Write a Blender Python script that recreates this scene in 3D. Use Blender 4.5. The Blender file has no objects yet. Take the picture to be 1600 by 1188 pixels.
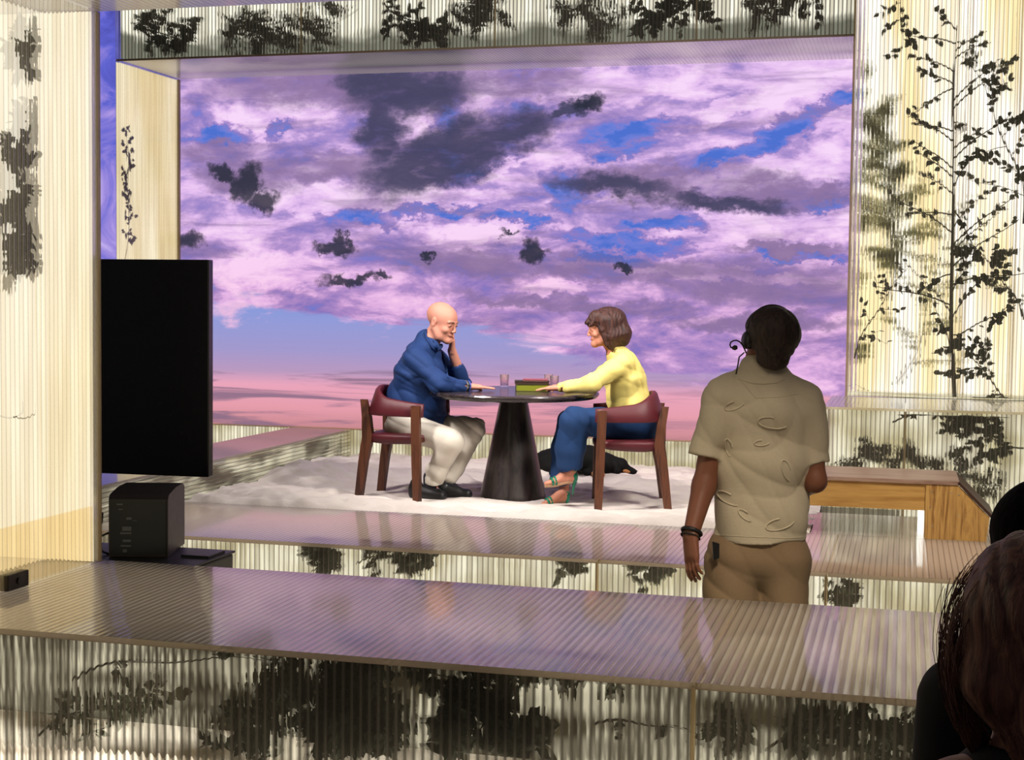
import bpy, math, random
import numpy as np
from mathutils import Vector, Matrix
from mathutils.bvhtree import BVHTree

# ------------------------------------------------------------------ camera
F_PX, W_PX, H_PX = 2300.0, 1600.0, 1188.0
YAW, PITCH, ROLL = math.radians(14.9), math.radians(3.14), 0.0114
CAM = np.array([0.0, 0.0, 1.38])
fwd = np.array([-math.sin(YAW)*math.cos(PITCH), math.cos(YAW)*math.cos(PITCH), -math.sin(PITCH)])
r0 = np.array([math.cos(YAW), math.sin(YAW), 0.0])
u0 = np.cross(r0, fwd)
RT = math.cos(ROLL)*r0 + math.sin(ROLL)*u0
UP = -math.sin(ROLL)*r0 + math.cos(ROLL)*u0

def ray(px, py):
    return fwd + RT*((px-W_PX/2)/F_PX) - UP*((py-H_PX/2)/F_PX)
def at(px, py, d):
    """world point seen at a pixel of the photograph, d metres along the view axis"""
    return CAM + ray(px, py)*d
def on_plane(px, py, ax, val):
    r = ray(px, py)
    return CAM + r*((val-CAM[ax])/r[ax])

sc = bpy.context.scene
C = sc.collection
cd = bpy.data.cameras.new('camera'); cam = bpy.data.objects.new('camera', cd); C.objects.link(cam)
cd.sensor_fit = 'HORIZONTAL'; cd.sensor_width = 36.0; cd.lens = 36.0*F_PX/W_PX
cd.clip_start = 0.05; cd.clip_end = 200
M = Matrix(((RT[0], UP[0], -fwd[0], 0), (RT[1], UP[1], -fwd[1], 0), (RT[2], UP[2], -fwd[2], 1.38), (0, 0, 0, 1)))
cam.matrix_world = M
sc.camera = cam

# ------------------------------------------------------------------ world and studio lights
w = bpy.data.worlds.new('studio_world'); sc.world = w; w.use_nodes = True
w.node_tree.nodes['Background'].inputs[0].default_value = (0.62, 0.56, 0.6, 1)
w.node_tree.nodes['Background'].inputs[1].default_value = 0.09

def area(name, loc, target, size, power, col, spread=180):
    l = bpy.data.lights.new(name, 'AREA'); l.shape = 'RECTANGLE'; l.size, l.size_y = size
    l.energy = power; l.color = col; l.spread = math.radians(spread)
    o = bpy.data.objects.new(name, l); C.objects.link(o); o.location = loc
    o.rotation_euler = (Vector(target)-Vector(loc)).to_track_quat('-Z', 'Y').to_euler()
    return o
area('stage_soft_light', (-2.4, 8.6, 4.3), (-2.7, 10.2, 0.4), (3.4, 1.2), 38, (1.0, 0.93, 0.93), 110)
area('table_key_light', (-4.6, 6.9, 3.9), (-2.2, 9.9, 0.9), (0.5, 0.5), 25, (1.0, 0.92, 0.88), 50)
area('table_fill_light', (0.6, 7.4, 3.6), (-2.9, 9.9, 0.9), (0.8, 0.8), 22, (1.0, 0.93, 0.88), 50)
area('added_timber_fill', (1.6, 6.6, 3.3), (0.1, 8.95, 0.2), (0.6, 0.6), 9, (1.0, 0.9, 0.72), 50)  # added fill, brightens the timber bench
area('walkway_light', (0.3, 3.6, 4.2), (-0.4, 6.2, 0.6), (0.9, 0.9), 24, (1.0, 0.85, 0.66), 60)

sc.view_settings.view_transform = 'Standard'; sc.view_settings.look = 'None'
sc.view_settings.exposure = 0.0; sc.view_settings.gamma = 1.0; sc.view_settings.use_curve_mapping = False
sc.cycles.max_bounces = 8; sc.cycles.diffuse_bounces = 3; sc.cycles.glossy_bounces = 4
sc.cycles.transmission_bounces = 8; sc.cycles.transparent_max_bounces = 16
sc.cycles.caustics_reflective = False; sc.cycles.caustics_refractive = True
sc.cycles.sample_clamp_indirect = 3.0; sc.cycles.use_denoising = True

rnd = random.Random(7)

# ------------------------------------------------------------------ node helpers
def s2l(r, g, b):
    f = lambda c: (c/255/12.92) if c/255 <= .04045 else ((c/255+.055)/1.055)**2.4
    return (f(r), f(g), f(b), 1.0)

class NT:
    def __init__(s, name):
        s.m = bpy.data.materials.new(name); s.m.use_nodes = True
        s.t = s.m.node_tree; s.t.nodes.clear()
        s.out = s.t.nodes.new('ShaderNodeOutputMaterial')
    def n(s, typ, **kw):
        nd = s.t.nodes.new(typ)
        for k, v in kw.items(): setattr(nd, k, v)
        return nd
    def set(s, sock, v):
        if isinstance(v, bpy.types.NodeSocket): s.t.links.new(v, sock)
        elif isinstance(v, (tuple, list)) and len(v) == 3 and sock.type == 'RGBA': sock.default_value = (*v, 1)
        else: sock.default_value = v
    def math(s, op, a, b=0.0, c=None, clamp=False):
        nd = s.n('ShaderNodeMath', operation=op, use_clamp=clamp)
        s.set(nd.inputs[0], a); s.set(nd.inputs[1], b)
        if c is not None: s.set(nd.inputs[2], c)
        return nd.outputs[0]
    def mix(s, f, a, b, mode='MIX'):
        nd = s.n('ShaderNodeMix', data_type='RGBA', blend_type=mode)
        s.set(nd.inputs[0], f); s.set(nd.inputs[6], a); s.set(nd.inputs[7], b)
        return nd.outputs[2]
    def step(s, x, a, b, lo=0.0, hi=1.0):
        nd = s.n('ShaderNodeMapRange', interpolation_type='SMOOTHSTEP')
        for i, v in enumerate((x, a, b, lo, hi)): s.set(nd.inputs[i], v)
        return nd.outputs[0]
    def comb(s, x, y, z=0.0):
        nd = s.n('ShaderNodeCombineXYZ')
        for i, v in enumerate((x, y, z)): s.set(nd.inputs[i], v)
        return nd.outputs[0]
    def sep(s, v):
        nd = s.n('ShaderNodeSeparateXYZ'); s.set(nd.inputs[0], v); return nd.outputs
    def noise(s, vec, scale, detail=4, rough=.55, dist=0.0):
        nd = s.n('ShaderNodeTexNoise'); s.set(nd.inputs['Vector'], vec)
        nd.inputs['Scale'].default_value = scale; nd.inputs['Detail'].default_value = detail
        nd.inputs['Roughness'].default_value = rough; nd.inputs['Distortion'].default_value = dist
        return nd.outputs[0]
    def ramp(s, f, stops, interp='LINEAR'):
        nd = s.n('ShaderNodeValToRGB'); s.set(nd.inputs[0], f); e = nd.color_ramp.elements
        nd.color_ramp.interpolation = interp
        while len(e) < len(stops): e.new(0.5)
        for el, (p, c) in zip(e, stops): el.position = p; el.color = c if len(c) == 4 else (*c, 1)
        return nd.outputs[0]
    def bump(s, h, strength=.5, dist=.002):
        nd = s.n('ShaderNodeBump'); s.set(nd.inputs['Height'], h)
        nd.inputs['Strength'].default_value = strength; nd.inputs['Distance'].default_value = dist
        return nd.outputs[0]
    def obj(s): return s.n('ShaderNodeTexCoord').outputs['Object']
    def geo(s): return s.n('ShaderNodeNewGeometry').outputs['Position']
    def uv(s): return s.n('ShaderNodeUVMap').outputs[0]
    def pbr(s, col, rough=.6, normal=None, **kw):
        p = s.n('ShaderNodeBsdfPrincipled'); s.set(p.inputs['Base Color'], col); s.set(p.inputs['Roughness'], rough)
        if normal is not None: s.set(p.inputs['Normal'], normal)
        for k, v in kw.items(): s.set(p.inputs[k.replace('_', ' ')], v)
        return p.outputs[0]
    def done(s, sh):
        s.t.links.new(sh, s.out.inputs[0]); return s.m
    def mixsh(s, f, a, b):
        nd = s.n('ShaderNodeMixShader'); s.set(nd.inputs[0], f)
        s.t.links.new(a, nd.inputs[1]); s.t.links.new(b, nd.inputs[2]); return nd.outputs[0]

MAT = {}
def fabric(name, col, rough=.85, nscale=60, bump=.25, vary=.12, sheen=0.0, dist=.003):
    t = NT(name); p = t.obj(); nz = t.noise(p, nscale, 3)
    c = t.mix(t.math('MULTIPLY', nz, vary*2), col, tuple(x*.6 for x in col[:3]))
    MAT[name] = t.done(t.pbr(c, rough, t.bump(nz, bump, dist), Sheen_Weight=sheen)); return MAT[name]
def plain(name, col, rough=.5, **kw):
    t = NT(name); nz = t.noise(t.obj(), 25, 2)
    MAT[name] = t.done(t.pbr(col, t.math('ADD', t.math('MULTIPLY', nz, .12), rough-.06), **kw)); return MAT[name]

def wood(name, dark, light, scale=14, axis=2, rough=.45, ring=1.0):
    t = NT(name); x, y, z = t.sep(t.obj())
    a = [x, y, z]; a[axis] = t.math('MULTIPLY', a[axis], .09)
    v = t.comb(*a); n1 = t.noise(v, scale, 5, .6, 1.2*ring); n2 = t.noise(v, scale*6, 3)
    f = t.math('ADD', t.math('MULTIPLY', n1, .8), t.math('MULTIPLY', n2, .25))
    c = t.ramp(f, [(.32, dark), (.5, light), (.62, dark), (.75, light)])
    MAT[name] = t.done(t.pbr(c, rough, t.bump(n2, .15, .001))); return MAT[name]

# multiwall polycarbonate sheet: UV.x runs across the webs, in metres
def poly(name, tint, web=.62, body=.12, bodycol=(.55, .5, .4), wobble=1.0, pitch=.03, gloss_r=.1, ior=1.38, blur=.1, wlo=.3, cell=.62):
    t = NT(name); u, v, _ = t.sep(t.uv())
    fr = t.math('FRACT', t.math('DIVIDE', u, pitch))
    tri = t.math('ABSOLUTE', t.math('SUBTRACT', fr, .5))
    wb = t.step(tri, wlo, .47)
    wav = t.math('COSINE', t.math('MULTIPLY', fr, 2*math.pi))
    nz = t.noise(t.comb(t.math('MULTIPLY', u, 9.0), t.math('MULTIPLY', v, 3.0)), 1.0, 3)
    vv = t.noise(t.comb(t.math('FLOOR', t.math('DIVIDE', u, pitch)), t.math('MULTIPLY', v, .6)), 1.7, 1)
    h = t.math('ADD', t.math('MULTIPLY', wav, .5), t.math('MULTIPLY', nz, 1.2*wobble))
    bp = t.bump(h, 1.0, .0022*wobble)
    col = t.mix(wb, tint, tuple(c*(1-web) for c in tint[:3]))
    col = t.mix(1.0, col, t.mix(t.step(vv, .35, .65), (cell, cell*.97, cell*.92), (1, 1, 1)), 'MULTIPLY')
    rf = t.n('ShaderNodeBsdfRefraction'); t.set(rf.inputs['Color'], col); rf.inputs['IOR'].default_value = ior
    rf.inputs['Roughness'].default_value = blur; t.set(rf.inputs['Normal'], bp)
    tr = t.n('ShaderNodeBsdfTransparent'); t.set(tr.inputs[0], col)
    a = t.mixsh(.3, rf.outputs[0], tr.outputs[0])
    df = t.n('ShaderNodeBsdfDiffuse'); t.set(df.inputs[0], bodycol)
    tl = t.n('ShaderNodeBsdfTranslucent'); t.set(tl.inputs[0], bodycol)
    b = t.mixsh(.5, df.outputs[0], tl.outputs[0])
    a = t.mixsh(t.math('ADD', t.math('MULTIPLY', wb, .16), body), a, b)
    gl = t.n('ShaderNodeBsdfGlossy'); gl.inputs['Roughness'].default_value = gloss_r; t.set(gl.inputs['Normal'], bp)
    lw = t.n('ShaderNodeFresnel'); lw.inputs['IOR'].default_value = 1.45
    MAT[name] = t.done(t.mixsh(lw.outputs[0], a, gl.outputs[0])); return MAT[name]

# the same sheet laid flat as a walking surface
def polytop(name, col, pitch=.03, rough=.17, bump=.0024, thru=.5):
    t = NT(name); u, v, _ = t.sep(t.uv())
    fr = t.math('FRACT', t.math('DIVIDE', u, pitch))
    wav = t.math('COSINE', t.math('MULTIPLY', fr, 2*math.pi))
    nz = t.math('MULTIPLY', t.noise(t.comb(t.math('MULTIPLY', u, 2.6), t.math('MULTIPLY', v, 1.2)), 1.0, 2), 3.0)
    nf = t.noise(t.comb(t.math('MULTIPLY', u, 60.0), t.math('MULTIPLY', v, 6)), 1.0, 2)
    h = t.math('ADD', t.math('ADD', t.math('MULTIPLY', wav, .5), t.math('MULTIPLY', nz, 1.5)), t.math('MULTIPLY', nf, .3))
    wb = t.step(t.math('ABSOLUTE', t.math('SUBTRACT', fr, .5)), .33, .48)
    c = t.mix(t.math('MULTIPLY', wb, .7), col, tuple(x*.35 for x in col[:3]))
    p = t.pbr(c, rough, t.bump(h, 1.0, bump), IOR=2.5, Coat_Weight=1.0, Coat_Roughness=.07)
    tl = t.n('ShaderNodeBsdfTranslucent'); t.set(tl.inputs[0], t.mix(wb, (.84, .79, .74), (.4, .36, .33)))
    MAT[name] = t.done(t.mixsh(thru, p, tl.outputs[0])); return MAT[name]

poly('polycarb', (1.0, .985, .93))
poly('polycarb_wall', (1.0, .985, .95), web=.5, blur=.075, cell=.8, wlo=.36)
poly('polycarb_front', (1.0, .97, .9), web=.8, wlo=.2, cell=.4, blur=.06, wobble=1.3)
poly('polycarb_beam', (.97, .97, .93), web=.8, wlo=.24)
poly('polycarb_cream', (1.0, .97, .89), body=.2, bodycol=(.8, .73, .58), wobble=.6, web=.28, cell=.86, wlo=.36)
polytop('polycarb_top', s2l(190, 178, 168), rough=.1, bump=.0065, thru=.36)
polytop('polycarb_top_far', s2l(206, 192, 192), rough=.18, bump=.0016, thru=.4)

def glow(name, c0, c1, strength, sc_=(1.2, .25), lo=.35, hi=.65, vg=None):
    """a lit diffuser: uneven light is painted into the emission colour"""
    t = NT(name); u, v, _ = t.sep(t.uv())
    nz = t.noise(t.comb(t.math('MULTIPLY', u, sc_[0]), t.math('MULTIPLY', v, sc_[1])), 1.6, 2)
    if vg: nz = t.math('ADD', nz, t.step(v, vg[0], vg[1], -vg[2], vg[2]))  # darker lower part: light falloff painted into the emission
    c = t.mix(t.step(nz, lo, hi), c0, c1)
    e = t.n('ShaderNodeEmission'); t.set(e.inputs[0], c); e.inputs[1].default_value = strength
    MAT[name] = t.done(e.outputs[0]); return MAT[name]
glow('glow_wall', s2l(244, 226, 176), s2l(255, 252, 246), 1.5, (2.6, .25), .42, .56)
glow('glow_left', s2l(248, 234, 200), s2l(255, 250, 238), 1.35)
glow('glow_bench', s2l(200, 190, 150), s2l(255, 250, 228), 1.1, (1.5, 2.0))
glow('glow_front', s2l(70, 62, 44), s2l(255, 248, 220), .85, (1.3, 3.0), .42, .64)
glow('glow_beam', s2l(120, 122, 110), s2l(255, 252, 236), 1.35, (1.4, 2.6), .42, .58, (.12, .34, .22))
glow('glow_base', s2l(150, 130, 105), s2l(252, 240, 222), 3.4, (.9, 1.4), .35, .65)
glow('glow_base_near', s2l(110, 96, 76), s2l(250, 238, 218), 2.9, (.9, 1.4), .35, .65)
glow('glow_post', s2l(226, 208, 160), s2l(248, 240, 214), 1.25)
glow('glow_white', s2l(255, 250, 235), s2l(255, 255, 250), 2.2)

plain('black', (.006, .006, .007), .45)
plain('black_gloss', (.004, .004, .005), .25)
plain('dark_brown_plastic', s2l(38, 28, 26), .5)
plain('label_grey', (.13, .13, .14), .6)
plain('metal', (.5, .5, .5), .3, Metallic=1.0)
plain('studio_floor', (.05, .045, .04), .4)
plain('studio_wall', (.02, .02, .02), .8)
plain('trim_tan', s2l(150, 130, 100), .4)
t = NT('sheet_edge'); _d = t.n('ShaderNodeBsdfDiffuse'); t.set(_d.inputs[0], s2l(215, 200, 172)); _l = t.n('ShaderNodeBsdfTranslucent'); t.set(_l.inputs[0], s2l(235, 220, 190))
_t = t.n('ShaderNodeBsdfTransparent'); t.set(_t.inputs[0], s2l(225, 215, 195)); MAT['sheet_edge'] = t.done(t.mixsh(.45, t.mixsh(.5, _d.outputs[0], _l.outputs[0]), _t.outputs[0]))
plain('leaf', (.018, .035, .012), .6)
plain('leaf_pale', (.045, .07, .03), .6)
t = NT('leaf_faint'); _d = t.n('ShaderNodeBsdfDiffuse'); t.set(_d.inputs[0], (.05, .07, .03)); _l = t.n('ShaderNodeBsdfTranslucent'); t.set(_l.inputs[0], (.2, .22, .12))
_t = t.n('ShaderNodeBsdfTransparent'); t.set(_t.inputs[0], (.8, .8, .68)); MAT['leaf_faint'] = t.done(t.mixsh(.5, t.mixsh(.6, _d.outputs[0], _l.outputs[0]), _t.outputs[0]))
plain('bark', (.02, .014, .009), .8)
wood('walnut', s2l(52, 26, 16), s2l(98, 56, 34))
wood('dark_oak', s2l(16, 13, 14), s2l(48, 40, 38), 9, 2, .32, 1.6)
wood('dark_oak_top', s2l(34, 28, 30), s2l(66, 56, 56), 9, 0, .22)
wood('pine_x', s2l(168, 122, 58), s2l(200, 156, 88), 6, 0, .5, .5)
wood('pine_z', s2l(136, 90, 40), s2l(204, 160, 92), 10, 2, .5, 2.0)
wood('stained_wood', s2l(136, 104, 90), s2l(172, 142, 126), 8, 0, .35)
plain('pine_edge', s2l(60, 30, 20), .5)
fabric('burgundy', s2l(88, 22, 32)[:3], .5, 40, .08, .1)
fabric('skin_man', s2l(208, 142, 120)[:3], .62, 40, .08, .12, dist=.001)
fabric('skin_woman', s2l(206, 138, 112)[:3], .62, 40, .06, .1, dist=.001)
fabric('skin_tan', s2l(134, 84, 62)[:3], .5, 40, .08, .12, dist=.001)
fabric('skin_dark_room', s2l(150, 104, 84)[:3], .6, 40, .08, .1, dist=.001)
fabric('lips', s2l(176, 84, 78)[:3], .5, 40, .05, .05)
fabric('stubble', s2l(150, 112, 98)[:3], .7, 220, .2, .4, dist=.001)
fabric('brow', s2l(120, 84, 62)[:3], .8, 120, .2, .4)
plain('eye_white', (.6, .58, .55), .3)
plain('eye_dark', (.02, .014, .01), .2)
fabric('blue_shirt', s2l(4, 48, 104)[:3], .8, 14, .25, .22, dist=.01)
fabric('cream_trousers', s2l(226, 218, 202)[:3], .85, 14, .3, .12, dist=.01)
fabric('yellow_blouse', s2l(240, 222, 128)[:3], .7, 14, .25, .1, dist=.01)
fabric('navy_trousers', s2l(6, 52, 100)[:3], .85, 14, .3, .2, dist=.01)
fabric('khaki_shirt', s2l(204, 192, 166)[:3], .85, 90, .25, .12)
fabric('khaki_shorts', s2l(140, 116, 88)[:3], .85, 60, .25, .15)
fabric('black_cloth', (.006, .005, .006), .9, 40, .2, .2)
fabric('sock', (.02, .02, .03), .9)
plain('green_satin', s2l(10, 120, 88), .3)
plain('insole', s2l(190, 150, 116), .5)
def hairmat(name, dark, light, scale=26):
    t = NT(name); x, y, z = t.sep(t.obj())
    n = t.noise(t.comb(x, y, t.math('MULTIPLY', z, .16)), scale*3, 4, .6, .6)
    c = t.ramp(n, [(.35, dark), (.7, light)])
    MAT[name] = t.done(t.pbr(c, .6 if name != 'hair_black' else .9, t.bump(n, .8, .006), Specular_IOR_Level=.5 if name != 'hair_black' else .05))
hairmat('hair_brown', s2l(34, 14, 12), s2l(84, 44, 32))
hairmat('hair_dark', s2l(24, 16, 14), s2l(70, 50, 42), 30)
hairmat('hair_near', s2l(70, 38, 32), s2l(150, 100, 80), 22)
hairmat('hair_black', (.002, .002, .002, 1), (.008, .006, .006, 1), 22)
plain('dog_black', (.004, .0035, .0035), .8, Specular_IOR_Level=.2)
plain('dog_tan', s2l(176, 118, 70), .8)
plain('book_green', s2l(112, 118, 16), .5)
plain('book_dark', s2l(44, 38, 12), .5)
plain('book_pink', s2l(150, 82, 92), .5)
plain('book_brown', s2l(50, 26, 22), .5)
plain('page_yellow', s2l(190, 176, 40), .7)
plain('bracelet_blue', s2l(60, 80, 170), .4)
t = NT('glass'); g = t.n('ShaderNodeBsdfGlass'); g.inputs['IOR'].default_value = 1.12; g.inputs['Roughness'].default_value = 0.02
tr = t.n('ShaderNodeBsdfTransparent'); tr.inputs[0].default_value = (.95, .95, .97, 1)
MAT['glass'] = t.done(t.mixsh(.5, g.outputs[0], tr.outputs[0]))
t = NT('sand'); nz = t.noise(t.geo(), 60, 6, .7); n2 = t.noise(t.geo(), 5, 4)
MAT['sand'] = t.done(t.pbr(t.mix(n2, s2l(214, 202, 192), s2l(240, 232, 224)), .95, t.bump(nz, .5, .012)))

# ------------------------------------------------------------------ object helpers
def link(name, data, parent=None, loc=None):
    o = bpy.data.objects.new(name, data); C.objects.link(o)
    if parent is not None: o.parent = parent
    if loc is not None: o.location = loc
    return o
def tag(o, label=None, cat=None, group=None, kind=None):
    if label: o['label'] = label
    if cat: o['category'] = cat
    if group: o['group'] = group
    if kind: o['kind'] = kind
    return o
def empty(name, loc=(0, 0, 0), rz=0.0, **kw):
    o = link(name, None, None, tuple(float(v) for v in loc)); o.rotation_euler = (0, 0, rz); o.empty_display_size = .1
    return tag(o, **kw)
def origin_of(parent):
    return np.array(parent.location) if parent is not None else np.zeros(3)

class MB:
    """collects faces; build() links them as one mesh object (coordinates are local to the parent)"""
    def __init__(s): s.v = []; s.f = []; s.mi = []; s.uv = []
    def add(s, vs, fs, mi=0, uvs=None):
        b = len(s.v); s.v += [tuple(map(float, p)) for p in vs]
        for k, f in enumerate(fs):
            s.f.append(tuple(b+i for i in f)); s.mi.append(mi)
            s.uv.append(uvs[k] if uvs else [(0, 0)]*len(f))
        return s
    def quad(s, o, a, b, mi=0, swap=False, uo=(0, 0)):
        o, a, b = (np.array(q, float) for q in (o, a, b)); la, lb = np.linalg.norm(a), np.linalg.norm(b)
        uv = [(0, 0), (la, 0), (la, lb), (0, lb)]
        if swap: uv = [(y, x) for x, y in uv]
        uv = [(x+uo[0], y+uo[1]) for x, y in uv]
        return s.add([o, o+a, o+a+b, o+b], [(0, 1, 2, 3)], mi, [uv])
    def box(s, lo, hi, mi=0, bev=0.0):
        x0, y0, z0 = lo; x1, y1, z1 = hi
        if bev <= 0:
            vs = [(x0, y0, z0), (x1, y0, z0), (x1, y1, z0), (x0, y1, z0), (x0, y0, z1), (x1, y0, z1), (x1, y1, z1), (x0, y1, z1)]
            return s.add(vs, [(3, 2, 1, 0), (4, 5, 6, 7), (0, 1, 5, 4), (1, 2, 6, 5), (2, 3, 7, 6), (3, 0, 4, 7)], mi)
        import bmesh
        bm = bmesh.new(); bmesh.ops.create_cube(bm, size=1)
        for v in bm.verts: v.co = Vector(((x0+x1)/2+v.co.x*(x1-x0), (y0+y1)/2+v.co.y*(y1-y0), (z0+z1)/2+v.co.z*(z1-z0)))
        bmesh.ops.bevel(bm, geom=bm.edges[:], offset=bev, segments=3, affect='EDGES', profile=.5)
        bm.verts.index_update()
        s.add([v.co[:] for v in bm.verts], [[v.index for v in f.verts] for f in bm.faces], mi); bm.free(); return s
    def tube(s, pts, rad, n=8, mi=0, cap=True):
        pts = [np.array(p, float) for p in pts]
        rad = [rad]*len(pts) if isinstance(rad, (int, float)) else list(rad)
        prev = None; vs = []
        for i, p in enumerate(pts):
            d = (pts[min(i+1, len(pts)-1)]-pts[max(i-1, 0)]); d = d/(np.linalg.norm(d)+1e-9)
            if prev is None:
                a = np.cross(d, [0, 0, 1.0]);
                if np.linalg.norm(a) < .05: a = np.cross(d, [1.0, 0, 0])
            else: a = prev-d*(prev@d)
            a = a/np.linalg.norm(a); prev = a; b = np.cross(d, a)
            for k in range(n):
                t_ = 2*math.pi*k/n; vs.append(p+(a*math.cos(t_)+b*math.sin(t_))*rad[i])
        fs = [(i*n+k, i*n+(k+1) % n, (i+1)*n+(k+1) % n, (i+1)*n+k) for i in range(len(pts)-1) for k in range(n)]
        if cap: fs += [tuple(range(n))[::-1], tuple((len(pts)-1)*n+k for k in range(n))]
        return s.add(vs, fs, mi)
    def lathe(s, prof, n=48, mi=0, c=(0, 0, 0)):
        vs = [(c[0]+r*math.cos(2*math.pi*k/n), c[1]+r*math.sin(2*math.pi*k/n), c[2]+z) for r, z in prof for k in range(n)]
        fs = [(i*n+k, i*n+(k+1) % n, (i+1)*n+(k+1) % n, (i+1)*n+k) for i in range(len(prof)-1) for k in range(n)]
        fs += [tuple(range(n))[::-1], tuple((len(prof)-1)*n+k for k in range(n))]
        return s.add(vs, fs, mi)
    def build(s, name, mats, parent=None, loc=None, smooth=False):
        me = bpy.data.meshes.new(name); me.from_pydata(s.v, [], s.f)
        for m in (mats if isinstance(mats, (list, tuple)) else [mats]): me.materials.append(MAT[m])
        uvl = me.uv_layers.new(name='UVMap'); k = 0
        for poly_, uv in zip(me.polygons, s.uv):
            poly_.material_index = s.mi[poly_.index]; poly_.use_smooth = smooth
            for j, li in enumerate(poly_.loop_indices): uvl.data[li].uv = uv[j] if j < len(uv) else (0, 0)
        me.update()
        return link(name, me, parent, loc)

# ------------------------------------------------------------------ setting: floor, sand, screen
MB().box((-9, -1, -.47), (5, 13.5, -.42)).build('floor', 'studio_floor')['kind'] = 'structure'
MB().box((-9.2, 13.0, -.42), (5, 13.2, 6.2)).build('wall_back', 'studio_wall')['kind'] = 'structure'

def n2(x, y, s=0.0):
    return (np.sin(x*3.1+1.7*np.sin(y*2.3+s)+s)+np.sin(y*4.3+1.3*np.sin(x*2.9-s)+2*s)+.6*np.sin(x*7.7+2.1*np.sin(y*5.1+s)+3*s)
            + .45*np.sin(y*13.1+2.2*np.sin(x*9.7+s))+.3*np.sin(x*19+2*np.sin(y*17+s)))/3.3
def sand_h(x, y):
    h = .04*n2(x, y*1.6, .4)+.06*(.3-np.abs(n2(x*1.5, y*2.8, 1.9)))+.008*n2(x*6, y*9, 2.9)
    h = h+.10*np.exp(-((x+4.35)/.34)**2)*np.exp(-((y-10.75)/.75)**2)*(1+.35*n2(x*2.4, y*2.6, 5))
    h = h+.05*np.exp(-((x+4.1)/.5)**2)*np.exp(-((y-9.5)/.35)**2)
    h = h+.03*np.exp(-((y-9.05)/.2)**2)*(.6+.4*n2(x*2, y, 3))
    for cx, cy, r_ in ((-3.15, 9.7, .33), (-2.25, 9.65, .3), (-2.62, 9.93, .35), (-3.6, 9.95, .2), (-1.72, 9.75, .4)):
        k = np.exp(-(((x-cx)**2+(y-cy)**2)/r_**2)); h = h*(1-.75*k)
    return h
xs = np.linspace(-4.655, -.52, 260); ys = np.linspace(8.93, 12.04, 200)
X, Y = np.meshgrid(xs, ys); Z = sand_h(X, Y)-.004
edge = 8.93+.02*np.abs(n2(X*3, Y*0, 1)); Z = np.where(Y <= 8.94, -.02, Z)
n = len(xs)
mb = MB(); mb.v = [tuple(p) for p in np.stack([X.ravel(), Y.ravel(), Z.ravel()], 1)]
mb.f = [(j*n+i, j*n+i+1, (j+1)*n+i+1, (j+1)*n+i) for j in range(len(ys)-1) for i in range(n-1)]
mb.mi = [0]*len(mb.f); mb.uv = [[(0, 0)]*4]*len(mb.f)
o = mb.build('sand', 'sand', smooth=True); tag(o, 'pale rumpled sand heaped over the stage under the table', 'sand', kind='stuff')
MB().box((-4.66, 8.93, -.42), (-.0, 12.04, -.05)).build('floor_stage', 'studio_floor')['kind'] = 'structure'

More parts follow.
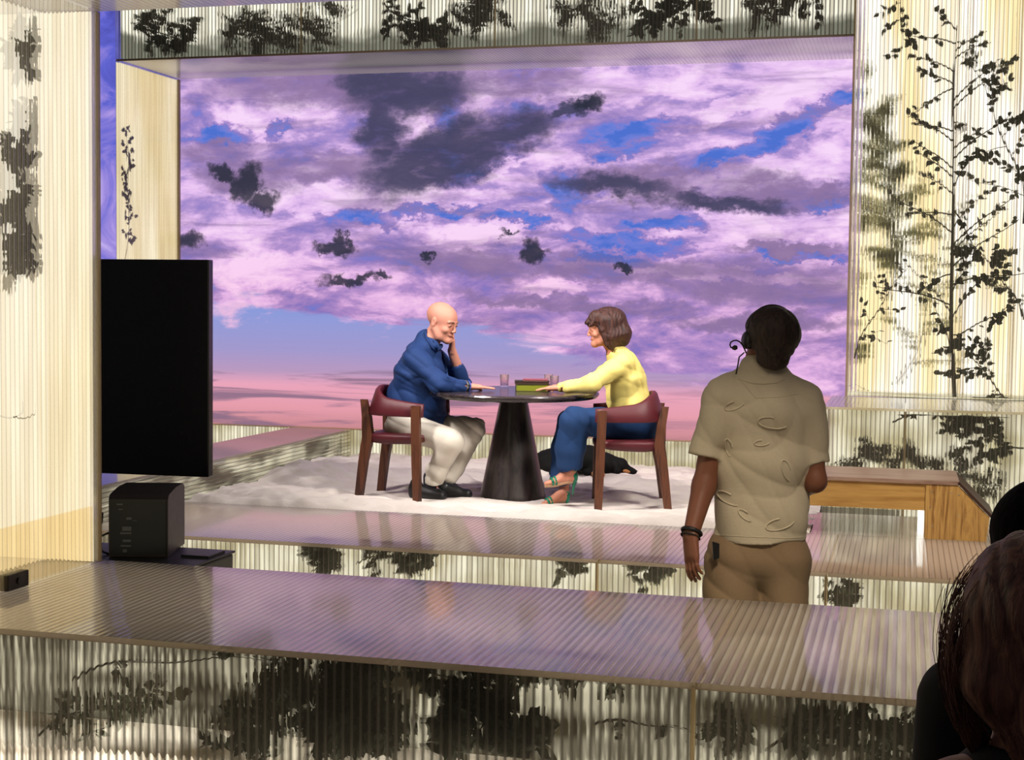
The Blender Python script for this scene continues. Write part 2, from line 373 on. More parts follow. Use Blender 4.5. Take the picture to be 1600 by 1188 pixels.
# LED screen: a flat luminous screen showing a sunset cloud film
def led_material():
    t = NT('led_picture'); x, y, z = t.sep(t.geo())
    Y0 = 12.09
    nzA = t.noise(t.comb(x, t.math('MULTIPLY', z, 2.2)), 1.5, 9, .62, .35)
    nzB = t.noise(t.comb(t.math('MULTIPLY', x, .8), t.math('MULTIPLY', z, 2.6), 4.0), 2.6, 8, .65, .3)
    nzC = t.noise(t.comb(t.math('MULTIPLY', x, .55), t.math('MULTIPLY', z, 3.4), 9.0), 1.4, 7, .6, .6)
    wx = t.math('ADD', x, t.math('MULTIPLY', t.math('SUBTRACT', t.noise(t.comb(x, t.math('MULTIPLY', z, 1.5), 2.0), 2.4, 8, .68), .5), .72))
    wz = t.math('ADD', z, t.math('MULTIPLY', t.math('SUBTRACT', t.noise(t.comb(x, t.math('MULTIPLY', z, 1.5), 7.0), 2.8, 8, .68), .5), .46))
    fx = t.math('ADD', x, t.math('MULTIPLY', t.math('SUBTRACT', t.noise(t.comb(x, z, 2.0), 7.5, 6, .65), .5), .34))
    fz = t.math('ADD', z, t.math('MULTIPLY', t.math('SUBTRACT', t.noise(t.comb(x, z, 7.0), 7.5, 6, .65), .5), .3))
    def blob(px, py, rx, ry, rot=0.0, soft=.75, crisp=False):
        c = on_plane(px, py, 1, Y0); d = (c-CAM)@fwd; k = d/F_PX
        ax, az = (fx, fz) if crisp else (wx, wz)
        dx = t.math('SUBTRACT', ax, float(c[0])); dz = t.math('SUBTRACT', az, float(c[2]))
        a = math.radians(rot); ca, sa = math.cos(a), math.sin(a)
        u = t.math('ADD', t.math('MULTIPLY', dx, ca/(rx*k)), t.math('MULTIPLY', dz, sa/(rx*k)))
        v = t.math('ADD', t.math('MULTIPLY', dx, -sa/(ry*k)), t.math('MULTIPLY', dz, ca/(ry*k)))
        r2 = t.math('ADD', t.math('MULTIPLY', u, u), t.math('MULTIPLY', v, v))
        return t.step(r2, 1+soft, max(.05, 1-soft))
    def union(lst):
        a = None
        for b in lst: a = b if a is None else t.math('MAXIMUM', a, b)
        return a
    # blue gaps
    blue = union([blob(*b) for b in [(640, 335, 120, 9, 2), (960, 375, 130, 13, -6), (820, 340, 55, 9), (1010, 205, 90, 16, 12), (1240, 195, 70, 17, 22),
                  (1150, 243, 70, 11, 12), (350, 215, 60, 12, 5), (440, 205, 26, 9, 30), (700, 185, 28, 26), (1310, 160, 40, 12, 20),
                  (1290, 315, 30, 12), (1040, 350, 60, 10), (880, 290, 40, 26, -40), (960, 235, 50, 12, 10), (580, 345, 40, 10), (1250, 402, 60, 6), (960, 405, 70, 8, -5)]])
    # light pink banks
    pink = union([blob(*b) for b in [(1050, 290, 200, 14, 5), (1230, 350, 110, 26), (480, 310, 130, 25, -5), (760, 365, 120, 14), (960, 130, 300, 25),
                  (1200, 110, 200, 40), (420, 190, 90, 30), (420, 425, 120, 26), (1130, 175, 160, 14, 15), (700, 310, 90, 16), (520, 255, 60, 12),
                  (1100, 425, 280, 9, -4), (860, 450, 60, 10), (1300, 250, 60, 40), (780, 260, 60, 8, 20)]])
    # mauve grey undersides
    mauve = union([blob(*b) for b in [(1090, 290, 220, 30, -4), (960, 420, 230, 22, -3), (1200, 445, 180, 35, -4), (730, 410, 130, 22, -3), (390, 275, 90, 28), (480, 260, 120, 25),
                   (1300, 300, 60, 16), (560, 130, 260, 40), (340, 245, 70, 20), (800, 130, 120, 22), (900, 475, 200, 12, -3), (1180, 505, 140, 14), (1240, 390, 90, 10)]])
    dark = union([blob(*b) for b in [(640, 145, 105, 36, 0, .8), (590, 200, 42, 60, 10, .8), (575, 130, 50, 20, 0, .8), (690, 243, 145, 50, 20, .6), (780, 208, 95, 34, 12, .7), (885, 170, 55, 10, 14, .8),
                  (960, 290, 95, 18, -6, .9), (1130, 318, 90, 14, -4, .9)]])
    crisp = union([blob(*b, crisp=True) for b in [(385, 285, 22, 32, -30, .6), (410, 313, 30, 16, 0, .6), (350, 272, 26, 12, -20, .6), (525, 388, 34, 11, 0, .6), (530, 375, 12, 14, 0, .6),
                   (548, 436, 50, 8, 3, .7), (598, 430, 12, 8, 0, .7), (832, 394, 20, 18, 0, .6), (795, 363, 14, 5, 0, .7), (668, 402, 10, 6, 0, .7), (975, 420, 16, 6, 0, .7),
                   (295, 378, 22, 14, 0, .8), (920, 160, 26, 12, 20, .8)]])
    f = t.math('ADD', t.math('MULTIPLY', t.math('SUBTRACT', nzA, .5), 1.5), .56)
    f = t.math('SUBTRACT', f, t.math('MULTIPLY', blue, .34)); f = t.math('ADD', f, t.math('MULTIPLY', pink, .2))
    f = t.math('ADD', f, t.math('MULTIPLY', t.math('SUBTRACT', nzB, .5), .5))
    col = t.ramp(f, [(.14, s2l(78, 112, 206)), (.28, s2l(108, 126, 214)), (.40, s2l(140, 124, 196)), (.55, s2l(178, 148, 208)), (.68, s2l(224, 186, 236)), (.84, s2l(246, 214, 248))])
    # warmer pink towards the lower clouds
    col = t.mix(t.step(z, 2.2, 1.3), col, t.mix(1.0, col, (1.02, .9, .9), 'MULTIPLY'))
    und = t.math('MULTIPLY', t.step(nzC, .48, .66), .55)
    und = t.math('MAXIMUM', und, t.math('MULTIPLY', mauve, t.step(nzB, .3, .6, .45, .95)))
    col = t.mix(und, col, t.mix(nzB, s2l(92, 82, 128), s2l(164, 132, 176)))
    dk = t.math('MULTIPLY', dark, t.step(nzB, .22, .5, .6, .97))
    col = t.mix(dk, col, t.mix(nzB, s2l(42, 46, 72), s2l(88, 84, 116)))
    # lower calm sky: blue -> lavender -> rose haze with streaks
    edge_z = t.math('ADD', t.math('MULTIPLY', x, -.14), .56)      # 1.44 at left, lower at right
    edge_z = t.math('ADD', edge_z, t.math('MULTIPLY', t.math('SUBTRACT', nzC, .5), .9))
    calm = t.ramp(t.math('DIVIDE', z, 2.0), [(.11, s2l(196, 134, 140)), (.2, s2l(228, 156, 170)), (.30, s2l(232, 164, 186)), (.36, s2l(184, 152, 190)), (.46, s2l(160, 152, 204)), (.58, s2l(146, 154, 214)), (.72, s2l(120, 154, 222))])
    st = t.noise(t.comb(t.math('MULTIPLY', x, .35), t.math('MULTIPLY', z, 5.5), 3.0), 1.7, 7, .6, .5)
    stm = t.math('MULTIPLY', t.step(st, .47, .62), t.step(z, .85, .68))
    stm = t.math('MULTIPLY', stm, t.step(x, -2.0, -4.0, .35, .85))
    calm = t.mix(stm, calm, s2l(128, 104, 130))
    wisp = t.math('MULTIPLY', t.step(nzA, .53, .68), t.step(z, .95, 1.12))
    calm = t.mix(t.math('MULTIPLY', wisp, .9), calm, s2l(238, 190, 224))
    low = t.step(t.math('SUBTRACT', edge_z, z), -.05, .06)
    col = t.mix(low, col, calm)
    col = t.mix(t.math('MULTIPLY', crisp, .93), col, s2l(40, 46, 60))
    # left wing of the screen shows deeper violet blue
    wing = t.step(x, -6.32, -6.45)
    wcol = t.ramp(t.noise(t.comb(x, t.math('MULTIPLY', z, 1.1)), 1.5, 7, .6, .8), [(.3, s2l(64, 60, 140)), (.5, s2l(96, 100, 206)), (.62, s2l(158, 140, 220)), (.75, s2l(206, 188, 244))])
    col = t.mix(wing, col, wcol)
    e = t.n('ShaderNodeEmission'); t.set(e.inputs[0], col); e.inputs[1].default_value = 1.02
    return t.done(e.outputs[0])
MAT['led_picture'] = led_material()
screen = empty('led_screen', (-4.1, 12.1, .2), label='huge luminous screen filled with purple and pink sunset clouds behind the table', cat='screen')
L = lambda p: tuple(np.array(p, float)-np.array([-4.1, 12.1, .2]))
MB().quad(L((-8.2, 12.09, .22)), (8.1, 0, 0), (0, 0, 4.2)).build('display_panel', 'led_picture', screen)
MB().box(L((-8.2, 12.1, .2)), L((-.1, 12.25, 4.45))).build('housing', 'studio_wall', screen)

# ------------------------------------------------------------------ plants inside the lit polycarbonate boxes
def leaf_faces(mb, p, d, nrm, ln, wd, mi=0):
    d = d/np.linalg.norm(d); s_ = np.cross(d, nrm); s_ = s_/(np.linalg.norm(s_)+1e-9); nn = np.cross(s_, d)
    pts = [p, p+d*ln*.25+s_*wd*.42+nn*ln*.03, p+d*ln*.6+s_*wd*.36, p+d*ln-nn*ln*.12, p+d*ln*.6-s_*wd*.36, p+d*ln*.25-s_*wd*.42+nn*ln*.03, p+d*ln*.45-nn*ln*.06]
    mb.add(pts, [(0, 1, 6), (1, 2, 6), (2, 3, 6), (3, 4, 6), (4, 5, 6), (5, 0, 6)], mi)

def branch_plant(name, base, tip, label, cat='plant', group=None, twigs=12, leafs=9, leaf=.05, spread=.35, r=.008, flat_axis=1, flat=.25, mat='leaf', seed=1, bend=.1, start=.12, gap=0.0, clump=1):
    """a leafy branch: bark (own mesh) and foliage part"""
    R = random.Random(seed); base = np.array(base, float); tip = np.array(tip, float)
    root = empty(name, base, label=label, cat=cat, group=group)
    ax = tip-base; Ln = np.linalg.norm(ax); d = ax/Ln
    side = np.array([R.uniform(-1, 1) for _ in range(3)]); side[flat_axis] *= flat; side -= d*(side@d); side /= np.linalg.norm(side)
    def pos(t_): return ax*t_+side*bend*Ln*math.sin(t_*math.pi)*.8+side*bend*Ln*.25*math.sin(t_*9)
    st = MB(); st.tube([pos(k/14) for k in range(15)], [r*(1-.75*k/14) for k in range(15)], 7)
    fo = MB()
    for i in range(twigs):
        t_ = start+(1-start)*(i+R.random()*.6)/twigs
        p = pos(t_); q = np.array([R.gauss(0, 1) for _ in range(3)]); q[flat_axis] *= flat
        q -= d*(q@d)*.8; q /= np.linalg.norm(q); dd = d*R.uniform(.3, .9)+q; dd /= np.linalg.norm(dd)
        tl = spread*R.uniform(.5, 1)*(1-.45*t_)
        tw = [p+dd*tl*k/5+np.array([0, 0, 1])*tl*.12*math.sin(k)*.3 for k in range(6)]
        st.tube(tw, [r*.38*(1-.13*k) for k in range(6)], 5)
        for j in range(leafs):
            a = (j+.6)/leafs
            if a < gap: continue
            pp = p+dd*tl*a
            for _c in range(clump):
                ld = dd*.5+np.array([R.gauss(0, 1) for _ in range(3)])*np.array([.9, .9, .9]); ld[2] -= .3
                if abs(ld[flat_axis]) > .7: ld[flat_axis] *= .4
                nn = np.array([R.gauss(0, .6) for _ in range(3)]); nn[flat_axis] += 1.0
                leaf_faces(fo, pp+np.array([R.gauss(0, .25) for _ in range(3)])*leaf*(.5 if clump > 1 else .1), ld, nn, leaf*R.uniform(.6, 1.15), leaf*R.uniform(.5, .85))
    lim = None
    st.build('stem', 'bark', root, smooth=True); fo.build('foliage', mat, root)
    return root
def clamp_plant(root, lo, hi):
    """keeps stem and leaves inside the box they grow in (they press against its sheets)"""
    b = np.array(root.location)
    for ch in root.children:
        for v in ch.data.vertices:
            for a in range(3):
                v.co[a] = min(max(v.co[a], lo[a]-b[a]+rnd.random()*.004), hi[a]-b[a]-rnd.random()*.004)

# ------------------------------------------------------------------ benches / steps of polycarbonate
def bench(name, x0, x1, y0, y1, z, zb, label, topmat='polycarb_top', front='polycarb', glowm='glow_bench', seams=(), th=.021, base=None):
    root = empty(name, (x0, y0, zb), label=label, cat='platform'); B = np.array([x0, y0, zb]); l = lambda x, y, q: (x-B[0], y-B[1], q-B[2])
    cuts = [x0]+list(seams)+[x1]
    for a, b in zip(cuts[:-1], cuts[1:]):
        m = MB(); g_ = .002
        m.quad(l(a+g_, y0-.012, z), (b-a-2*g_, 0, 0), (0, y1-y0+.012, 0), 0, uo=(a, 0))
        m.quad(l(a+g_, y0-.012, z-th), (b-a-2*g_, 0, 0), (0, y1-y0+.012, 0), 0, uo=(a, 0))
        m.quad(l(a+g_, y0-.012, z-th), (b-a-2*g_, 0, 0), (0, 0, th), 1)
        m.quad(l(b-g_, y0-.012, z-th), (0, y1-y0, 0), (0, 0, th), 1); m.quad(l(a+g_, y0-.012, z-th), (0, y1-y0, 0), (0, 0, th), 1)
        m.build('top_panel', [topmat, 'sheet_edge'], root)
        m = MB(); m.quad(l(a+g_, y0, zb), (b-a-2*g_, 0, 0), (0, 0, z-th-zb), uo=(a, 0)); m.build('front_panel', front, root)
        m = MB(); m.box(l(b-.014, y0+.006, zb), l(b+.0, y0+.03, z-th)); m.build('joint_profile', 'sheet_edge', root) if b != x1 else None
    m = MB(); m.quad(l(x0, y1-.1, zb), (x1-x0, 0, 0), (0, 0, z-th-zb-.01), uo=(x0, 0)); m.build('light_panel', glowm, root)
    if base: m = MB(); m.quad(l(x0, y0+.03, zb+.004), (x1-x0, 0, 0), (0, y1-y0-.15, 0), uo=(x0, 0)); m.build('added_base_glow', base, root)  # added glowing floor, brightens the top sheet from below
    return root

fb = bench('front_bench', -3.9, 2.0, 4.36, 5.62, .24, -.42, 'long lavender grey ribbed bench across the foreground with foliage inside', seams=(-.58,), glowm='glow_front', front='polycarb_front', base='glow_base_near')
sb = bench('lower_bench', -4.7, 2.2, 7.65, 8.92, 0.0, -.42, 'second low ribbed bench between the front bench and the sand', topmat='polycarb_top_far', seams=(-1.55, -.35), base='glow_base')
ext = bench('step_platform', -.6, 2.2, 8.94, 9.84, 0.0, -.42, 'ribbed platform glowing under the timber bench at right', topmat='polycarb_top_far', base='glow_base')

# low plinth under the screen
pl = empty('screen_plinth', (-7.9, 12.04, -.1), label='low glowing ribbed plinth running under the big screen', cat='plinth')
MB().quad((0, 0, 0), (7.6, 0, 0), (0, 0, .33)).build('front_panel', 'polycarb', pl)
MB().quad((0, .04, 0), (7.6, 0, 0), (0, 0, .32)).build('light_panel', 'glow_bench', pl)
MB().box((0, -.003, .325), (7.6, .05, .333)).build('top_panel', 'sheet_edge', pl)

# left runway (ledge) with horizontal ribs on its side
lr = empty('side_ledge', (-5.2, 7.65, -.42), label='low ribbed ledge running back along the left side of the sand', cat='platform')
MB().quad((0, 0, .65), (.54, 0, 0), (0, 4.38, 0), swap=False).quad((0, 0, .634), (.54, 0, 0), (0, 4.38, 0)).build('top_panel', 'polycarb_top_far', lr)
MB().quad((.54, 0, 0), (0, 4.38, 0), (0, 0, .648), swap=True).build('side_panel', 'polycarb', lr)
MB().quad((.0, 0, 0), (0.54, 0, 0), (0, 0, .648)).build('end_panel', 'polycarb', lr)
MB().quad((.35, 0.02, 0), (0, 4.34, 0), (0, 0, .62)).build('light_panel', 'glow_front', lr)

# right ledge in front of the glowing wall
rl = empty('wall_ledge', (-.5, 9.85, -.42), label='waist high ribbed ledge with foliage inside below the right hand wall', cat='platform')
for a, b in ((0, .52), (.52, 2.7)):
    MB().quad((a+.002, -.012, 1.12), (b-a-.004, 0, 0), (0, 1.162, 0), uo=(a, 0)).quad((a+.002, -.012, 1.104), (b-a-.004, 0, 0), (0, 0, .016), 1).build('top_panel', ['polycarb_top', 'sheet_edge'], rl)
    MB().quad((a+.002, 0, .3), (b-a-.004, 0, 0), (0, 0, .804), uo=(a, 0)).build('front_panel', 'polycarb', rl)
MB().quad((0, 0, .3), (0, 1.15, 0), (0, 0, .804)).build('end_panel', 'polycarb', rl)
MB().box((.513, .004, .3), (.527, .03, 1.1)).build('joint_profile', 'sheet_edge', rl)
MB().quad((0, .9, .3), (2.7, 0, 0), (0, 0, .8)).build('light_panel', 'glow_bench', rl)
MB().quad((0, .02, .3), (2.7, 0, 0), (0, .88, 0)).build('base_panel', 'glow_front', rl)

# ------------------------------------------------------------------ portal frame around the screen
pf = empty('screen_portal', (-6.31, 11.0, -.2), label='glowing ribbed portal beam and left post framing the big screen', cat='portal')
l = lambda x, y, z: (x+6.31, y-11.0, z+.2)
MB().quad(l(-6.31, 11.0, 3.31), (5.91, 0, 0), (0, 0, 1.1)).build('beam_front_panel', 'polycarb_beam', pf)
MB().quad(l(-6.31, 11.0, 3.31), (5.91, 0, 0), (0, 1.06, 0)).build('beam_underside_panel', 'polycarb_top_far', pf)
MB().quad(l(-6.31, 11.75, 3.33), (5.91, 0, 0), (0, 0, 1.1)).build('beam_light_panel', 'glow_beam', pf)
MB().box(l(-6.33, 10.992, 3.302), l(-.4, 11.0, 3.318)).build('beam_edge_trim', 'trim_tan', pf)
for a in (-4.7, -3.1, -1.55): MB().box(l(a, 10.99, 3.31), l(a+.014, 11.0, 4.4)).build('beam_joint', 'sheet_edge', pf)
MB().quad(l(-6.31, 11.0, -.2), (0, 1.06, 0), (0, 0, 3.51)).build('post_side_panel', 'polycarb_cream', pf)
MB().quad(l(-6.34, 11.0, -.2), (0.03, 0, 0), (0, 0, 4.6)).build('post_front_panel', 'polycarb_cream', pf)
MB().quad(l(-6.345, 11.02, -.2), (0, 1.03, 0), (0, 0, 3.5)).build('post_light_panel', 'glow_post', pf)
MB().quad(l(-6.3, 11.02, 3.33), (0, .72, 0), (0, 0, 1.1)).build('added_beam_end_glow', 'glow_beam', pf)  # added glow, covers the screen seen through the beam end
MB().box(l(-6.33, 12.02, -.2), l(-6.30, 12.05, 3.3)).build('post_edge_profile', 'trim_tan', pf)

# right hand glowing wall: front sheet, foliage behind, light diffuser at the back
wr = empty('wall_right', (-.4, 11.0, .7)); wr['kind'] = 'structure'
MB().quad((0, .01, .004), (2.9, 0, 0), (0, .76, 0)).build('added_base_glow', 'glow_bench', wr)  # added glow, lightens the dark line at the wall foot
MB().quad((0, 0, 0), (2.9, 0, 0), (0, 0, 3.7)).build('front_panel', 'polycarb_wall', wr)
MB().quad((.02, .78, 0), (2.9, 0, 0), (0, 0, 3.7)).build('light_panel', 'glow_wall', wr)
MB().box((-.008, -.004, 0), (.006, .02, 3.7)).build('edge_profile', 'sheet_edge', wr)
MB().quad((0.0, 0.02, 0), (0, .76, 0), (0, 0, 3.7)).build('side_panel', 'polycarb_cream', wr)
for x_ in (.72, .80, 1.14): MB().box((x_, .3, 0), (x_+.012, .33, 3.7)).build('inner_mullion', 'sheet_edge', wr)

# near left wall: box on the front bench, sheet facing the walkway
wl = empty('wall_left', (-3.3, 2.6, .242)); wl['kind'] = 'structure'
MB().quad((0, 0, 0), (0, 2.98, 0), (0, 0, 2.32)).build('front_panel', 'polycarb_cream', wl)
MB().quad((-.55, 2.98, 0), (.55, 0, 0), (0, 0, 2.32)).build('end_panel', 'polycarb_cream', wl)
MB().quad((-.5, .05, 0), (0, 2.9, 0), (0, 0, 2.32)).build('light_panel', 'glow_left', wl)
MB().quad((-.5, 2.94, 0), (.47, .02, 0), (0, 0, 2.32)).build('end_glow_panel', 'glow_left', wl)  # added glowing panel, brightens the far end of the wall
t = NT('yellow_sheet'); tr_ = t.n('ShaderNodeBsdfTransparent'); t.set(tr_.inputs[0], s2l(248, 232, 196)); MAT['yellow_sheet'] = t.done(tr_.outputs[0])
MB().quad((-.03, .05, 0.0), (0, 2.9, 0), (0, 0, .24)).build('yellow_panel', 'yellow_sheet', wl)
MB().box((-.012, 2.972, 0), (.006, 2.99, 2.32)).build('edge_profile', 'sheet_edge', wl)
# near beam carried by that wall
nb = empty('near_portal_beam', (-3.9, 4.6, 2.564), label='pale ribbed beam crossing the very top edge of the view', cat='beam')
MB().quad((0, 0, 0), (6.5, 0, 0), (0, .98, 0)).build('underside_panel', 'polycarb_top_far', nb)
MB().quad((0, .98, 0), (6.5, 0, 0), (0, 0, .4)).build('back_panel', 'polycarb_beam', nb)
MB().quad((0, .5, .05), (6.5, 0, 0), (0, 0, .35)).build('light_panel', 'glow_left', nb)

# ------------------------------------------------------------------ foliage placement
# (kind: base pixel x,y / tip pixel x,y on a plane y=depth)
def pl_plant(name, a, b, yb, label, lo, hi, **kw):
    root = branch_plant(name, on_plane(a[0], a[1], 1, yb), on_plane(b[0], b[1], 1, yb+kw.pop('dy', 0)), label, **kw)
    clamp_plant(root, lo, hi); return root
WLO, WHI = (-.36, 11.03, .71), (2.4, 11.74, 4.3)
pl_plant('birch_sapling', (1492, 622), (1496, 40), 11.1, 'tall slender sapling with small leaves glowing through the right wall', WLO, WHI,
         twigs=34, leafs=11, leaf=.058, spread=.72, r=.016, flat=.15, seed=3, bend=.015, gap=.25)
pl_plant('leafy_branch', (1599, 350), (1500, 90), 11.1, 'branch of dark sharp leaves at the right edge of the wall above mid height', WLO, WHI,
         twigs=12, leafs=8, leaf=.062, spread=.5, r=.008, flat=.1, clump=2, seed=11, gap=.2)
pl_plant('leafy_branch', (1599, 500), (1510, 380), 11.1, 'branch of dark sharp leaves halfway up the right edge of the wall', WLO, WHI,
         twigs=10, leafs=9, leaf=.062, spread=.42, r=.008, flat=.1, clump=2, seed=12)
pl_plant('leafy_branch', (1599, 640), (1500, 520), 11.1, 'branch of dark leaves low at the right edge just above the ledge', WLO, WHI,
         twigs=10, leafs=9, leaf=.06, spread=.42, r=.008, flat=.1, clump=2, seed=14)
pl_plant('leafy_branch', (1395, -30), (1405, 85), 11.1, 'short branch hanging down at the top of the right wall', WLO, WHI,
         twigs=7, leafs=6, leaf=.062, spread=.2, r=.006, flat=.1, seed=15)
pl_plant('blurred_shrub', (1385, 470), (1365, 170), 11.66, 'blurred grey green shrub deep inside the wall beside the screen', WLO, WHI,
         twigs=30, leafs=10, leaf=.085, spread=.38, r=.012, flat=.3, seed=5, mat='leaf_faint', clump=2)
pl_plant('blurred_shrub', (1350, 640), (1352, 90), 11.7, 'long olive shrub hugging the screen side edge inside the right wall', WLO, WHI, twigs=36, leafs=9, leaf=.09, spread=.22, r=.01, flat=.3, seed=55, mat='leaf_faint', clump=3)
pl_plant('blurred_shrub', (1400, 600), (1470, 330), 11.6, 'faint pale shrub behind the sapling in the lower wall', WLO, WHI,
         twigs=16, leafs=8, leaf=.055, spread=.5, r=.008, flat=.3, seed=6, mat='leaf_faint', clump=2)
pl_plant('trailing_branch', (1335, 560), (1420, 420), 11.06, 'small dark leaved sprig close to the screen edge of the right wall', WLO, WHI,
         twigs=8, leafs=6, leaf=.05, spread=.25, r=.006, flat=.1, seed=8)
# ledge
LLO, LHI = (-.46, 9.87, -.1), (2.1, 10.7, .66)
for k, (a, b, yy, lb, sd, mt, tw, sp) in enumerate([((1395, 660), (1560, 650), 9.92, 'dark drooping branch inside the top of the wall ledge', 21, 'leaf', 10, .16),
        ((1600, 700), (1490, 650), 10.0, 'dense dark branch at the right end of the wall ledge', 22, 'leaf', 16, .26),
        ((1300, 726), (1460, 722), 10.25, 'low brown green clump inside the wall ledge behind the timber bench', 23, 'leaf', 18, .16),
        ((1560, 790), (1500, 700), 10.2, 'pale sprig inside the ledge above the timber ramp', 24, 'leaf_pale', 9, .2)]):
    pl_plant('ledge_branch', a, b, yy, lb, LLO, LHI, twigs=tw, leafs=9, leaf=.055, spread=sp, r=.006, flat=.3, seed=sd, mat=mt, clump=2)
# beam
BLO, BHI = (-6.25, 11.03, 3.335), (-.45, 11.7, 4.3)
beam_names = ['first leafy spray from the left inside the portal beam', 'second leafy spray inside the portal beam, above the left cloud bank', 'third leafy spray inside the portal beam, above the dark cloud',
              'fourth leafy spray inside the portal beam, left of its middle', 'leafy spray in the middle of the portal beam', 'leafy spray right of the middle of the portal beam',
              'leafy spray second from the right end of the portal beam', 'leafy spray at the right end of the portal beam']
for k, (px, py, qx, qy) in enumerate([(200, 30, 300, 60), (350, 22, 430, 60), (560, 14, 440, 62), (600, 5, 700, 50), (800, -8, 730, 40), (860, -10, 960, 36), (1120, -14, 1000, 26), (1300, -14, 1180, 20)]):
    pl_plant('beam_branch', (px, py), (qx, qy), 11.12+.2*(k % 3), beam_names[k], BLO, BHI, twigs=16, leafs=8, leaf=.075, spread=.32, r=.008, flat=.4, seed=40+k, clump=2, mat='leaf' if k % 3 else 'leaf_pale')
# post
pl_plant('post_creeper', (200, 405), (222, 200), 11.1, 'thin dark creeper seen through the left post of the portal', (-6.335, 11.03, .3), (-6.318, 11.9, 3.2), twigs=22, leafs=6, leaf=.06, spread=.16, r=.005, flat_axis=0, flat=.1, seed=61)
# near left wall
for k, (a, b, lb) in enumerate([((0, 60), (70, 90), 'dark leaf clump near the top of the left wall'), ((-20, 250), (50, 190), 'largest dark foliage patch halfway up the left wall'),
                                ((-20, 330), (45, 330), 'foliage patch in the left wall just below the largest one'), ((-10, 420), (38, 385), 'lowest dark leaf patch in the left wall'), ((0, 650), (75, 622), 'single thin bare twig low in the left wall')]):
    p0, p1 = on_plane(a[0], a[1], 0, -3.42), on_plane(b[0], b[1], 0, -3.42)
    root = branch_plant('wall_foliage', p0, p1, lb, 'plant', None, twigs=0 if k == 4 else 14, leafs=8, leaf=.06, spread=.17, r=.003 if k == 4 else .006, flat_axis=0, flat=.2, seed=70+k, clump=3, mat='leaf')
    clamp_plant(root, (-3.6, 2.7, .3), (-3.34, 5.2, 2.5))
# front bench: big dense foliage
FLO, FHI = (-3.85, 4.385, -.41), (1.9, 5.45, .215)
front = [((120, 1060), (440, 1040), 4.46, 'long bare twig with few leaves at the left of the front bench', 81, 2, 3, .1, .05),
         ((60, 1150), (260, 1090), 4.7, 'blurred leaf clump at the far left of the front bench', 82, 16, 7, .16, .05),
         ((330, 1170), (470, 1040), 4.6, 'dark foliage mass left of centre in the front bench', 83, 22, 9, .2, .055),
         ((480, 1180), (560, 1050), 4.5, 'dense black foliage clump at the centre left of the front bench', 84, 26, 10, .2, .06),
         ((620, 1190), (560, 1060), 4.55, 'dense dark foliage clump beside the blackest one in the front bench', 85, 24, 10, .2, .06),
         ((560, 1020), (760, 1085), 4.45, 'downward slanting woody branch in the front bench', 86, 9, 6, .12, .05),
         ((700, 1190), (730, 1090), 4.45, 'sharp broad leaved clump in the middle of the front bench', 87, 12, 8, .12, .075),
         ((850, 1190), (770, 1100), 4.45, 'sharp broad leaves right of the middle clump of the front bench', 88, 10, 7, .13, .075),
         ((930, 1130), (1090, 1150), 4.42, 'slender arching twig right of centre in the front bench', 89, 2, 3, .08, .04),
         ((720, 1070), (960, 1060), 4.6, 'blurred bough along the top of the front bench', 90, 14, 8, .1, .05),
         ((1180, 1160), (1120, 1110), 4.6, 'pale leaf sprig just right of the joint in the front bench', 91, 10, 8, .12, .04),
         ((1200, 1170), (1420, 1130), 4.46, 'thin dark branch with leaves in the right part of the front bench', 92, 9, 7, .1, .05),
         ((1330, 1188), (1460, 1110), 4.6, 'leaf cluster near the seated onlooker in the front bench', 93, 14, 8, .13, .045),
         ((1210, 1120), (1330, 1115), 4.7, 'pale blurred bough high in the right part of the front bench', 94, 10, 8, .1, .05)]
for a, b, yy, lb, sd, tw, lf, sp, ls in front:
    pl_plant('bench_foliage', a, b, yy, lb, FLO, FHI, twigs=tw, leafs=lf, leaf=ls, spread=sp, r=.005, flat=.4, seed=sd, clump=3 if tw > 20 else 2, mat='leaf_pale' if yy > 4.58 and tw < 20 else 'leaf')
SLO, SHI = (-4.6, 7.68, -.41), (2.1, 8.7, -.03)
for k, (a, b, lb) in enumerate([((540, 885), (480, 862), 'small dark plant left in the lower bench'), ((560, 880), (680, 868), 'widest dark leafy patch in the lower bench'), ((880, 890), (900, 870), 'pale sprig in the middle of the lower bench'),
                                ((980, 900), (1040, 885), 'pale sprig near the standing man in the lower bench'), ((1290, 940), (1330, 920), 'faint leaves in the lower bench right of the standing man'), ((640, 1000), (700, 960), 'hidden sprig deep in the lower bench')][:5]):
    pl_plant('lower_foliage', a, b, 7.8, lb, SLO, SHI, twigs=12, leafs=8, leaf=.06, spread=.14 if k != 1 else .25, r=.005, flat=.4, seed=100+k, clump=3 if k < 2 else 1, mat='leaf' if k < 2 else 'leaf_pale')
# ==== PART 2: furniture ====
# ------------------------------------------------------------------ table
TC = on_plane(803, 611, 2, .74)
tbl = empty('round_table', (TC[0], TC[1], 0), label='round dark wooden table with a thick cone pedestal standing in the sand', cat='table')
MB().lathe([(.55, .694), (.578, .700), (.594, .716), (.597, .727), (.592, .737), (.58, .74), (0.001, .74)], 96).build('tabletop', 'dark_oak_top', tbl, smooth=False)
m = MB(); m.lathe([(.232, -.05), (.232, .006), (.226, .02), (.1, .66), (.1, .693)], 64); m.build('pedestal', 'dark_oak', tbl, smooth=True)
TT = .7402
def on_table(px, py): return on_plane(px, py, 2, TT)

